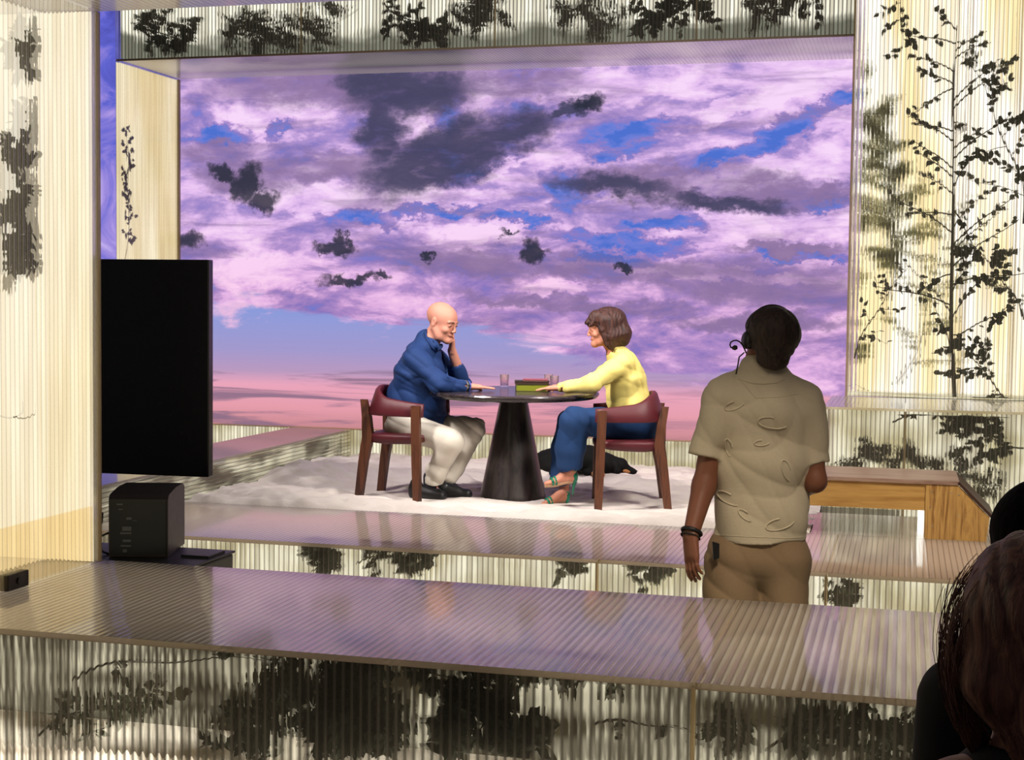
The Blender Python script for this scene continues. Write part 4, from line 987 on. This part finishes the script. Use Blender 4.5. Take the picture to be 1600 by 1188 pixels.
    s.cone(at(640, 664, 10.2), at(741, 670, 10.04), .092, .078, .04); s.cone(at(741, 671, 10.04), at(711, 730, 10.0), .078, .066, .02); s.cone(at(711, 730, 10.0), at(702, 744, 9.99), .066, .062, .02)
    s.cone(at(628, 660, 9.95), at(640, 658, 10.2), .12, .12, .05)
    s.cut(at(680, 757, 9.86), dirv(-.1, 0, -1)) 
    s.ripple(.018, [(.9*RH[0], .9*RH[1], .5, 40), (.5, .2, .9, 60), (RH[0], RH[1], -.7, 33), (.2, .1, 1, 24)], 8)
    s.build('trousers', 'cream_trousers', root)
    for an, h0, mt in ((at(672, 757, 9.86), None, 'sock'), (at(699, 750, 9.99), None, 'sock')):
        s = SDF(an-.12, an+.12, .005); s.cone(an+ZZ*.05, an-ZZ*.055, .048, .045, .01); s.cone(an-ZZ*.04, an-ZZ*.06+dirv(.05, 0), .045, .035, .01); s.build('sock', mt, root)
    hz = at(640, 774, 9.86); hz[2] = .002; shoe('shoe', root, hz, dirv(.985, -.17, 0), 'black', .27)
    hz = at(680, 772, 9.98); hz[2] = .0; shoe('shoe', root, hz, dirv(.99, -.1, 0), 'black', .27)
    face_bits(root, hc, hR, 1.12, brow='stubble')
    # bracelets
    wv = (W1-E1)/np.linalg.norm(W1-E1)
    for k, mt in ((-.004, 'black'), (.008, 'bracelet_blue'), (-.016, 'label_grey')):
        pts = []; a1 = np.cross(wv, ZZ); a1 /= np.linalg.norm(a1); a2 = np.cross(a1, wv)
        for i in range(19): pts.append(W1+wv*(k-.012)+(a1*math.cos(i*math.pi/9)*1.12+a2*math.sin(i*math.pi/9))*.0365-o3)
        MB().tube(pts, .0055, 6).build('bracelet', mt, root, smooth=True)
    return root
seated_man()

# ------------------------------------------------------------------ the seated woman in yellow
def seated_woman():
    at = lambda x, y, d: at_(x, y, d+.12)
    base = at(975, 700, 9.9); root = empty('person', (base[0], base[1], 0.0), label='brown haired woman in a yellow blouse and blue trousers seated with crossed legs', cat='person')
    lat = dirv(.24, -.97); o3 = origin_of(root)
    P_ = np.array([at(x, y, d) for x in (830, 1035) for y in (465, 800) for d in (9.45, 10.4)]); LO, HI = P_.min(0)-.02, P_.max(0)+.02; LO[2] = -.01
    hc = at(944, 515, 9.92); hR = frame(dirv(-.97, -.10, -.16))
    s = SDF(LO, HI, .005)
    head(s, hc, hR, 1.0, .92, ears=False)
    s.cone(at(962, 558, 9.95), at(952, 532, 9.93), .05, .047, .03); s.cone(at(970, 568, 9.95), at(975, 600, 9.95), .08, .09, .04, flat=(lat, 1.5)); s.cone(at(975, 600, 9.95), at(988, 650, 9.95), .09, .1, .04, flat=(lat, 1.4))
    E1, W1 = at(924, 601, 9.70), at(874, 606, 9.84)
    s.cone(at(972, 568, 9.79), E1, .045, .036, .03); s.cone(E1, W1, .034, .024, .02)
    hand(s, W1, dirv(-.98, .1, -.08), ZZ, left=-1, size=.95, curl=.12, thumb=.4, spread=.08, r=.0078)
    E2, W2 = at(925, 600, 10.16), at(880, 604, 10.12)
    s.cone(at(966, 565, 10.12), E2, .045, .036, .03); s.cone(E2, W2, .034, .024, .02)
    hand(s, W2, dirv(-.98, -.1, -.08), ZZ, left=1, size=.95, curl=.12, thumb=.4, spread=.08, r=.0078)
    # legs and feet
    A1, A2 = at(893, 735, 9.76), at(882, 768, 9.93)
    T1, T2 = at(853, 757, 9.72), at(848, 789, 9.88); H1, H2 = at(894, 747, 9.76), at(882, 777, 9.93)
    s.cone(at(1000, 672, 9.83), at(896, 652, 9.68), .07, .05, .03); s.cone(at(896, 652, 9.68), at(896, 700, 9.74), .047, .045, .02); s.cone(at(896, 700, 9.74), A1, .045, .03, .02)
    s.cone(at(1000, 668, 10.08), at(888, 660, 10.0), .07, .05, .03); s.cone(at(888, 660, 10.0), A2, .048, .028, .02)
    for A_, T_, H_ in ((A1, T1, H1), (A2, T2, H2)):
        s.cone(A_, H_, .03, .024, .015); m_ = H_*.35+T_*.65+ZZ*.008
        s.cone(A_+(T_-H_)*.1, m_, .03, .022, .02, flat=(lat, 1.15)); s.cone(H_, m_, .022, .02, .02); s.cone(m_, T_+ZZ*.006, .021, .013, .012, flat=(lat, 1.6))
    s.build('body', 'skin_woman', root)
    # blouse
    s = SDF(LO, HI, .006)
    s.cone(at(972, 563, 9.95), at(976, 590, 9.95), .09, .128, .05, flat=(lat, 1.55)); s.cone(at(976, 590, 9.95), at(982, 625, 9.95), .128, .138, .05, flat=(lat, 1.15)); s.cone(at(982, 625, 9.95), at(986, 650, 9.95), .138, .14, .04, flat=(lat, 1.15))
    s.cone(at(963, 553, 9.95), at(967, 560, 9.95), .062, .075, .03, flat=(lat, 1.5))
    s.cone(at(974, 568, 9.80), at(926, 599, 9.71), .073, .06, .035); s.cone(at(926, 600, 9.71), at(888, 605, 9.8), .057, .04, .03); s.cone(at(888, 605, 9.8), at(877, 606, 9.83), .042, .034, .01)
    s.cone(at(968, 566, 10.12), E2, .07, .058, .035); s.cone(E2, at(884, 604, 10.12), .05, .036, .03)
    s.cone(at(950, 536, 9.93), at(958, 548, 9.94), .07, .05, .006, mode='sub')
    s.cone(W1, at(881, 605.5, 9.82), .028, .028, .003, mode='sub')
    s.cut(at(980, 655, 9.95), -ZZ)
    s.ripple(.016, [(.8*RH[0], .8*RH[1], -.6, 52), (RH[0], RH[1], .35, 75), (.3, .3, 1, 45), (.9, .2, -.4, 30)], 5)
    s.build('blouse', 'yellow_blouse', root)
    # trousers
    s = SDF(LO, HI, .006)
    s.cone(at(1003, 673, 9.83), at(940, 662, 9.74), .1, .098, .04); s.cone(at(940, 661, 9.74), at(897, 656, 9.68), .098, .082, .04)
    s.cone(at(897, 657, 9.68), at(891, 700, 9.74), .086, .098, .04, flat=(RH, 1.05)); s.cone(at(891, 700, 9.74), at(890, 724, 9.76), .096, .09, .02, flat=(RH, 1.0))
    s.cone(at(1003, 670, 10.1), at(890, 660, 10.02), .1, .082, .04); s.cone(at(890, 660, 10.02), at(879, 700, 9.97), .08, .076, .03); s.cone(at(879, 700, 9.97), at(874, 756, 9.94), .076, .064, .03)
    s.cone(at(998, 668, 9.86), at(998, 668, 10.08), .115, .115, .04)
    n_ = dirv(-.25, 0, -1); 
    c_ = at(890, 728, 9.76)
    s.cut(at(875, 758, 9.94), dirv(.1, 0, -1))
    s.cone(at(893, 738, 9.76), at(893, 725, 9.76), .078, .07, .004, mode='sub')
    s.ripple(.010, [(RH[0], RH[1], .1, 55), (.7*RH[0], .7*RH[1], .7, 40), (.9, .2, -.5, 33), (.2, .1, 1, 24)], 9)
    s.build('trousers', 'navy_trousers', root)
    # high heeled sandals
    for A_, T_, H_ in ((A1, T1, H1), (A2, T2, H2)):
        fd = (T_-H_)/np.linalg.norm(T_-H_); dn = -ZZ; sole0 = H_-ZZ*.018; m_ = H_*.35+T_*.65-ZZ*.012
        sh = link('sandal', None, root, tuple(H_-o3)); 
        m = MB(); m.tube([sole0-H_, (sole0+m_)/2-ZZ*.004-H_, m_-H_, T_+fd*.008-ZZ*.008-H_], [.02, .014, .022, .014], 10)
        for i, v in enumerate(m.v): pass
        m.build('sole', 'insole', sh, smooth=True)
        m = MB(); m.tube([H_-H_+ZZ*.0-fd*.016, -ZZ*.03-fd*.018, -ZZ*.06-fd*.012, -ZZ*.115-fd*.004], [.02, .016, .009, .005], 10); m.build('stiletto_heel', 'green_satin', sh, smooth=True)
        s = SDF(H_-.07, H_+.07, .004); s.cone(H_+ZZ*.012-fd*.012, H_-ZZ*.01-fd*.012, .029, .026, .01); s.cut(H_+fd*.004, fd); b_ = s.build('heel_cup', 'green_satin', None); b_.parent = sh; b_.data.transform(Matrix.Translation(tuple(-H_)))
        m = MB()
        def ring(c, ax_, ra, rb):
            ax_ = ax_/np.linalg.norm(ax_); a1 = lat-ax_*(lat@ax_); a1 /= np.linalg.norm(a1); a2 = np.cross(ax_, a1)
            return [c-H_+(a1*math.cos(i*math.pi/10)*ra+a2*math.sin(i*math.pi/10)*rb) for i in range(21)]
        m.tube(ring(A_-ZZ*.004, A_-H_, .033, .033), .005, 6); m.build('ankle_strap', 'green_satin', sh, smooth=True); m = MB(); fm = H_*.35+T_*.65+ZZ*.008
        m.tube(ring(fm, fd, .028, .026), .009, 6); m.build('toe_strap', 'green_satin', sh, smooth=True); m = MB(); m.tube(ring(fm+fd*.022, fd, .03, .022), .009, 6); m.build('toe_strap', 'green_satin', sh, smooth=True)
    # hair: bob with a fringe
    s = SDF(hc-.2, hc+.2, .0042); P = lambda x, y, z: hc+hR@np.array([x, y, z])
    s.ell(P(-.03, 0, .06), (.112, .094, .092), hR, .02)
    for sg in (-1, 1):
        s.cone(P(-.02, sg*.07, .06), P(-.03, sg*.072, -.05), .045, .042, .03); s.cone(P(-.03, sg*.072, -.05), P(-.015, sg*.07, -.12), .042, .022, .03)
        s.cone(P(.035, sg*.05, .09), P(.03, sg*.074, .0), .035, .016, .02); s.cone(P(.03, sg*.074, .0), P(.012, sg*.08, -.10), .016, .014, .02)
    s.cone(P(-.09, 0, .05), P(-.115, 0, -.05), .07, .062, .04, flat=(hR[:, 1], 1.2)); s.cone(P(-.115, 0, -.05), P(-.118, 0, -.10), .06, .035, .04, flat=(hR[:, 1], 1.6))
    s.cone(P(-.05, 0, -.05), P(-.045, 0, -.11), .06, .04, .04, flat=(hR[:, 1], 1.4))
    s.cone(P(.06, .02, .105), P(.108, -.035, .062), .028, .014, .02); s.cone(P(.05, .03, .11), P(.112, .03, .065), .03, .014, .02); s.cone(P(.04, -.04, .11), P(.09, -.062, .05), .03, .014, .02); s.cone(P(.04, .05, .10), P(.09, .062, .05), .03, .014, .02)
    s.ell(P(.11, 0, -.03), (.085, .066, .088), hR, .006, 'sub')
    s.ripple(.003, [(hR[0, 0], hR[1, 0], 0.12, 260), (hR[0, 0]*.7+hR[0, 1]*.7, hR[1, 0]*.7+hR[1, 1]*.7, .1, 180)], 2, .02)
    s.build('hair', 'hair_brown', root)
    face_bits(root, hc, hR, 1.0, brow='hair_brown')
    return root
seated_woman()

# ------------------------------------------------------------------ the standing man with the headset
def standing_man():
    D = 5.95; b_ = at(1195, 800, D); root = empty('person', (b_[0], b_[1], -.42), label='standing man seen from behind in pale short sleeved shirt and headset', cat='person'); o3 = origin_of(root)
    P_ = np.array([at(x, y, d) for x in (1050, 1310) for y in (470, 960) for d in (5.65, 6.3)]); LO, HI = P_.min(0)-.02, P_.max(0)+.02; LO[2] = -.425
    sh_ax = at(1264, 628, 5.95)-at(1128, 618, 5.92); sh_ax /= np.linalg.norm(sh_ax)
    hc = at(1200, 533, 5.93); hR = frame(dirv(-.30, .95, .08), (.10, 0.05, 1))
    s = SDF(LO, HI, .0062)
    head(s, hc, hR, 1.02, 1.0)
    s.cone(at(1191, 592, 5.96), at(1200, 548, 5.95), .05, .052, .03); s.cone(at(1191, 622, 5.96), at(1192, 650, 5.95), .06, .09, .03, flat=(RH, 1.6))
    s.cone(at(1192, 640, 5.95), at(1189, 850, 5.95), .1, .1, .05, flat=(RH, 1.4))
    sL, eL, wL = at(1122, 634, 5.92), at(1100, 762, 5.9), at(1079, 838, 5.82)
    s.cone(sL, eL, .05, .045, .02); s.cone(eL+ZZ*.01, wL, .048, .031, .02)
    hand(s, wL, at(1083, 905, 5.78)-wL, dirv(-.85, -.5, 0), left=-1, size=1.08, curl=.28, thumb=.4, spread=.05, r=.0095)
    sR, eR, wR = at(1265, 640, 5.93), at(1274, 752, 5.9), at(1235, 775, 6.15)
    s.cone(sR, eR, .048, .043, .02); s.cone(eR, wR, .045, .031, .02); hand(s, wR, dirv(-.6, .75, .1), ZZ, left=-1, size=1.05, curl=.4)
    for hx, kx, ax_, ft in ((1148, 1143, 1141, 0), (1223, 1223, 1225, 1)):
        hp = at(hx, 870, 5.95); kn = hp.copy(); kn[2] = .08; kn += dirv((kx-hx)/387, .02); an = kn.copy(); an[2] = -.35
        s.cone(hp, kn, .085, .056, .03); s.cone(kn, an, .054, .036, .02)
        s.cone(an-ZZ*.03, an+dirv(0, .15)-ZZ*.04, .034, .03, .02)
    s.build('body', 'skin_tan', root)
    # shirt
    s = SDF(LO, HI, .0058)
    s.cone(at(1136, 622, 5.93), at(1252, 630, 5.95), .072, .072, .06); s.cone(at(1190, 605, 5.95), at(1191, 640, 5.94), .082, .11, .06, flat=(RH, 1.55))
    s.cone(at(1193, 650, 5.94), at(1190, 720, 5.94), .125, .118, .06, flat=(RH, 1.62)); s.cone(at(1190, 720, 5.94), at(1188, 850, 5.94), .118, .122, .05, flat=(RH, 1.55))
    s.cone(at(1160, 592, 5.96), at(1126, 616, 5.94), .03, .055, .05); s.cone(at(1222, 594, 5.96), at(1262, 624, 5.95), .03, .055, .05)
    s.cut(at(1188, 843, 5.95), dirv(0, 0, -1))
    pass
    # collar stand
    s.cone(at(1192, 586, 5.955), at(1190, 600, 5.955), .086, .105, .03, flat=(RH, 1.15)); s.cone(at(1190, 581, 5.96), at(1190, 589, 5.96), .084, .09, .006, flat=(RH, 1.12))
    s.cut(at(1190, 571, 5.88), dirv(.06, .35, 1)) if False else None; s.cone(at(1199, 550, 5.95), at(1193, 574, 5.96), .064, .058, .004, mode='sub')
    for a_, b_, ra_, rb_, ex in ((at(1125, 632, 5.92), at(1103, 714, 5.91), .076, .066, .07), (at(1262, 640, 5.93), at(1272, 724, 5.92), .072, .060, .07)):
        s2 = SDF(LO, HI, .0058); dn = (b_-a_)/np.linalg.norm(b_-a_)
        s2.cone(a_, b_+dn*.06, ra_, rb_, .02); s2.cut(b_, dn); s2.cone(b_+dn*.03, b_-dn*.025, rb_-.012, rb_-.022, .004, mode='sub')
        h_ = np.clip(.5+.5*(s.d-s2.d)/.02, 0, 1); s.d = s.d*(1-h_)+s2.d*h_-.02*h_*(1-h_)
    s.ripple(.016, [(.75*RH[0], .75*RH[1], .65, 22), (.9*RH[0], .9*RH[1], .42, 34), (.35*RH[0], .35*RH[1], .95, 28), (.6*RH[0], .6*RH[1], -.6, 40)], 4, .045)
    shirt = s.build('shirt', 'khaki_shirt', root, 3)
    # embossed swirls, yoke seam and hem stitch follow the cloth
    V = [v.co+Vector(o3) for v in shirt.data.vertices]; bvh = BVHTree.FromPolygons(V, [tuple(p.vertices) for p in shirt.data.polygons])
    def onshirt(px, py):
        r_ = Vector(ray(px, py)).normalized(); hit = bvh.ray_cast(Vector(CAM), r_)
        return None if hit[0] is None else np.array(hit[0])
    def line(pts, name, r_=.003, dense=6):
        out = []
        for (a, b) in zip(pts[:-1], pts[1:]):
            for k in range(dense):
                q = onshirt(a[0]+(b[0]-a[0])*k/dense, a[1]+(b[1]-a[1])*k/dense)
                if q is not None: out.append(q-o3)
        if len(out) > 3: MB().tube(out, [r_*.5]+[r_]*(len(out)-2)+[r_*.5], 6).build(name, 'khaki_shirt', root, smooth=True)
    line([(1152, 588), (1180, 622), (1215, 621), (1250, 616)], 'yoke_seam', .0022, 10)
    line([(1153, 592), (1172, 598), (1192, 600), (1212, 598), (1229, 591)], 'collar', .0045, 8)
    line([(1117, 836), (1150, 838), (1190, 840), (1230, 841), (1257, 840)], 'hem_seam', .0018, 10)
    for cx, cy, a, sz in ((1147, 633, -20, 17), (1207, 660, 8, 24), (1230, 735, 70, 18), (1218, 818, -15, 24), (1138, 778, 30, 20), (1165, 805, 40, 14), (1140, 700, 75, 15), (1190, 692, -5, 12)):
        pts = []
        for k in range(15):
            th_ = math.radians(20+k*19); rr = sz*(1 if k < 8 else 1-.05*(k-7)); x = rr*math.cos(th_); y = rr*.42*math.sin(th_); ca, sa = math.cos(math.radians(a)), math.sin(math.radians(a))
            pts.append((cx+x*ca-y*sa, cy+x*sa+y*ca))
        line(pts, 'embossed_swirl', .004, 3)
    # shorts
    s = SDF(LO, HI, .0062)
    s.cone(at(1188, 842, 5.95), at(1188, 870, 5.95), .118, .125, .04, flat=(RH, 1.5)); s.cone(at(1145, 880, 5.94), at(1138, 1010, 5.93), .112, .112, .05); s.cone(at(1224, 880, 5.94), at(1222, 1010, 5.93), .105, .1, .04)
    s.cut((0, 0, -.02), -ZZ); s.cut(at(1188, 835, 5.95), ZZ)
    s.ripple(.01, [(.5*RH[0], .5*RH[1], .8, 36), (.9*RH[0], .9*RH[1], .3, 30), (.3, .1, 1, 44)], 6)
    s.build('shorts', 'khaki_shorts', root)
    for hx in (1141, 1225):
        p = at(hx, 870, 5.95); p[2] = -.42; shoe('shoe', root, p-dirv(0, .05), dirv(0, 1, 0), 'black', .28, h=.006)
    m = MB(); q0 = [at(x, y, 5.83)-o3 for x, y in ((1113, 847), (1124, 850), (1124, 872), (1115, 876))]; q1 = [p+AW*.012 for p in q0]
    m.add(q0+q1, [(3, 2, 1, 0), (4, 5, 6, 7), (0, 1, 5, 4), (1, 2, 6, 5), (2, 3, 7, 6), (3, 0, 4, 7)]); m.build('pocket_flap', 'black', root)
    # hair
    s = SDF(hc-.18, hc+.18, .0045); P = lambda x, y, z: hc+hR@np.array([x, y, z])
    s.ell(P(-.026, 0, .05), (.115, .106, .095), hR, .02); s.cone(P(-.06, 0, .02), P(-.062, 0, -.055), .07, .055, .04, flat=(hR[:, 1], 1.3))
    s.cone(P(.0, .075, .05), P(-.03, .07, -.01), .025, .018, .02); s.cone(P(.0, -.075, .05), P(-.03, -.07, -.01), .025, .018, .02); s.ell(P(.12, 0, -.03), (.08, .1, .09), hR, .01, 'sub')
    s.ripple(.005, [(1, .2, .4, 150), (.3, 1, -.5, 110), (.5, .2, 1, 90)], 7, .025)
    s.build('hair', 'hair_dark', root)
    # headset
    hs = link('headset', None, root, tuple(hc-o3)); Q = lambda x, y, z: hR@np.array([x, y, z])
    MB().tube([Q(-.015+.0, .104*math.cos(a), .04+.103*math.sin(a)) for a in np.linspace(0, math.pi, 25)], .0075, 8).build('headband', 'black', hs, smooth=True)
    for sg in (1,):
        MB().tube([Q(-.005, sg*.078, -.005), Q(-.005, sg*.098, -.005), Q(-.005, sg*.108, -.005)], [.036, .038, .028], 24).build('ear_cup', 'black', hs, smooth=True)
    bm_ = [at(x, y, d)-hc for x, y, d in ((1166, 552, 5.9), (1163, 545, 5.89), (1160, 539, 5.88), (1156, 534.5, 5.88), (1151, 532, 5.87), (1146, 532.5, 5.87), (1142, 535, 5.87), (1140.5, 539, 5.87), (1142, 543, 5.87), (1147, 545, 5.87))]
    MB().tube(bm_, .003, 8).build('microphone_boom', 'black', hs, smooth=True)
    MB().tube([at(1144, 544, 5.87)-hc, at(1148, 543.5, 5.87)-hc, at(1152, 543, 5.87)-hc], [.006, .011, .007], 12).build('microphone', 'black', hs, smooth=True)
    MB().tube([at(x, y, 5.86)-hc for x, y in ((1163, 551), (1155, 558), (1153, 570), (1150, 585))], .003, 6).build('cable', 'black', hs, smooth=True)
    # wrist straps
    wv = (wL-eL)/np.linalg.norm(wL-eL); a1 = np.cross(wv, ZZ); a1 /= np.linalg.norm(a1); a2 = np.cross(a1, wv)
    for k, r_, mt in ((-.008, .009, 'black'), (.012, .0045, 'bark')):
        MB().tube([wL+wv*(k-.01)+(a1*math.cos(i*math.pi/9)+a2*math.sin(i*math.pi/9))*.037-o3 for i in range(19)], r_, 6).build('wrist_strap', mt, root, smooth=True)
    return root
standing_man()

# ------------------------------------------------------------------ onlookers at the right edge
def onlooker(hx, hy, D, q, label, hairm, shoulder, lo_z, tilt, strands=0, hair_len=.0):
    hc = at(hx, hy, D); root = empty('person', (hc[0], hc[1], hc[2]-1.1), label=label, cat='person'); o3 = origin_of(root)
    LO, HI = hc-np.array([.36, .3, .75]), hc+np.array([.36, .3, .2]); hR = frame(dirv(*tilt))
    s = SDF(LO, HI, .006); head(s, hc, hR, q, .95); 
    s.cone(hc-ZZ*.05+AW*-.01, hc-ZZ*.2-AW*.01, .056, .058, .03); s.cone(hc-ZZ*.26+RH*-.1, hc-ZZ*.26+RH*.1, .07, .07, .04); s.cone(hc-ZZ*.3, hc-ZZ*.65, .12, .12, .04, flat=(RH, 1.3))
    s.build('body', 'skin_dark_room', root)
    s = SDF(LO, HI, .007); s.cone(hc-ZZ*shoulder[1]-RH*shoulder[0], hc-ZZ*(shoulder[1])+RH*.17, .07, .07, .06); s.cone(hc-ZZ*.3, hc-ZZ*.7, .13, .14, .05, flat=(RH, 1.4)); s.cone(hc-ZZ*.19, hc-ZZ*.28, .07, .1, .05)
    s.cone(hc-ZZ*(shoulder[1]+.01)-RH*shoulder[0], hc-ZZ*.65-RH*(shoulder[0]+.05), .07, .055, .04)
    s.cone(hc-ZZ*.02, hc-ZZ*.19, .07, .064, .004, mode='sub'); s.cut(hc-ZZ*.74, -ZZ)
    s.ripple(.008, [(.6, .2, .8, 40), (.9, .1, -.3, 33)], 5); s.build('top', 'black_cloth', root)
    s = SDF(hc-.24, hc+.2, .005); P = lambda x, y, z: hc+hR@(np.array([x, y, z])*q)
    s.ell(P(-.025, 0, .045), np.array((.115, .1, .1))*q, hR, .02)
    s.cone(P(-.05, 0, .03), P(-.07, 0, -.06-hair_len*.4), .085*q, .07*q, .05, flat=(hR[:, 1], 1.25)); 
    if hair_len:
        for sg in (-1, 1): s.cone(P(0, sg*.07, .03), P(-.0, sg*.08, -.06), .04, .035, .04); s.cone(P(-.0, sg*.08, -.06), P(-.03, sg*.055, -.06-hair_len), .035, .015, .04)
    s.ell(P(.13, 0, -.03), (.075, .085, .09), hR, .01, 'sub')
    s.ripple(.006, [(1, .2, .1, 120), (.3, 1, -.1, 100), (.5, .2, .3, 70)], 7, .02); s.build('hair', hairm, root)
    if strands:
        R_ = random.Random(4); m = MB()
        for i in range(strands):
            a0 = R_.uniform(-.5, 1.3); y_ = R_.uniform(-.06, .06)
            pts = []
            for k in range(12):
                t_ = k/11; ang = a0*(1-t_)-.9*t_*1.1; rr = .118+.012*math.sin(t_*3+i)+R_.uniform(0, .0015)+.012*t_*(i % 3)/2
                pts.append(hc-o3-RH*rr*math.cos(ang)*1.0+ZZ*(rr*math.sin(ang)+.0-.07*t_)-AW*(y_*(1-t_)))
            m.tube(pts, .0006, 4)
        m.build('loose_strands', hairm, root, smooth=True)
    return root
onlooker(1628, 866, 2.7, 1.0, 'black haired onlooker partly hidden at the right picture edge', 'hair_black', (.14, .27), 0, (-.4, .9, 0))
onlooker(1618, 985, 2.1, 1.03, 'nearest onlooker with long brown hair and dark top in the lower right corner', 'hair_near', (.11, .30), 0, (-.45, .88, -.05), strands=160, hair_len=.1)

# ------------------------------------------------------------------ dog asleep on the sand
def dog():
    b_ = on_plane(915, 742, 2, 0); root = empty('dog', (b_[0], b_[1], 0), label='black and tan dog lying on the sand behind the chair of the woman', cat='dog'); o3 = origin_of(root)
    g = lambda r_, a_, z_: o3+RH*r_+AW*a_+ZZ*z_
    LO, HI = o3-.62, o3+.6; LO[2] = -.01; HI[2] = .4
    s = SDF(LO, HI, .006)
    s.cone(g(-.22, .12, .105), g(.02, .02, .12), .10, .105, .05); s.cone(g(.02, .02, .12), g(.16, -.02, .10), .10, .075, .05)       # trunk
    s.ell(g(-.30, .12, .09), (.12, .1, .09), None, .05)                                                                             # haunch
    s.cone(g(-.3, .02, .06), g(-.18, -.06, .035), .05, .03, .03); s.cone(g(-.18, -.06, .035), g(-.27, -.1, .022), .025, .02, .02); s.cone(g(-.27, -.1, .022), g(-.2, -.13, .02), .02, .022, .015)
    s.cone(g(.12, -.0, .09), g(.22, -.03, .085), .075, .06, .04)                                                                     # neck
    s.ell(g(.265, -.04, .085), (.068, .055, .058), None, .03); s.cone(g(.29, -.045, .065), g(.375, -.06, .036), .038, .024, .025)   # skull, muzzle
    s.ell(g(.385, -.062, .034), (.014, .015, .012), None, .008)
    s.cone(g(.235, -.085, .10), g(.245, -.115, .045), .016, .024, .012, flat=(RH, 1.3)); s.cone(g(.25, .015, .10), g(.26, .03, .05), .016, .022, .012)   # drop ears
    s.cone(g(.1, -.08, .06), g(.0, -.13, .035), .04, .025, .03); s.cone(g(.0, -.13, .035), g(.08, -.17, .024), .022, .018, .02); s.cone(g(.08, -.17, .024), g(.115, -.175, .02), .018, .022, .012)   # foreleg
    s.cone(g(.12, .06, .05), g(.24, .05, .025), .035, .022, .03)
    s.cone(g(-.38, .1, .06), g(-.46, .0, .02), .02, .012, .02); s.cone(g(-.46, .0, .02), g(-.42, -.12, .015), .012, .008, .01)
    s.ripple(.003, [(1, .3, .2, 120), (.2, 1, .5, 100)], 3)
    s.build('body', 'dog_black', root)
    s = SDF(LO, HI, .005); s.cone(g(.055, -.165, .026), g(.117, -.177, .022), .0215, .0255, .01); s.cut((0, 0, .004), -ZZ); s.build('paw', 'dog_tan', root)
    s = SDF(LO, HI, .005); s.cone(g(.30, -.075, .047), g(.335, -.078, .036), .017, .012, .01); s.build('cheek_patch', 'dog_tan', root)
    MB().tube([g(.394, -.07, .04)-o3, g(.402, -.07, .038)-o3], [.011, .007], 10).build('nose', 'black_gloss', root, smooth=True)
    return root
dog()
for ob in C.objects:
    if ob.parent is None and ob.type == 'EMPTY' and 'kind' not in ob and ob.get('category'): ob['kind'] = 'thing'
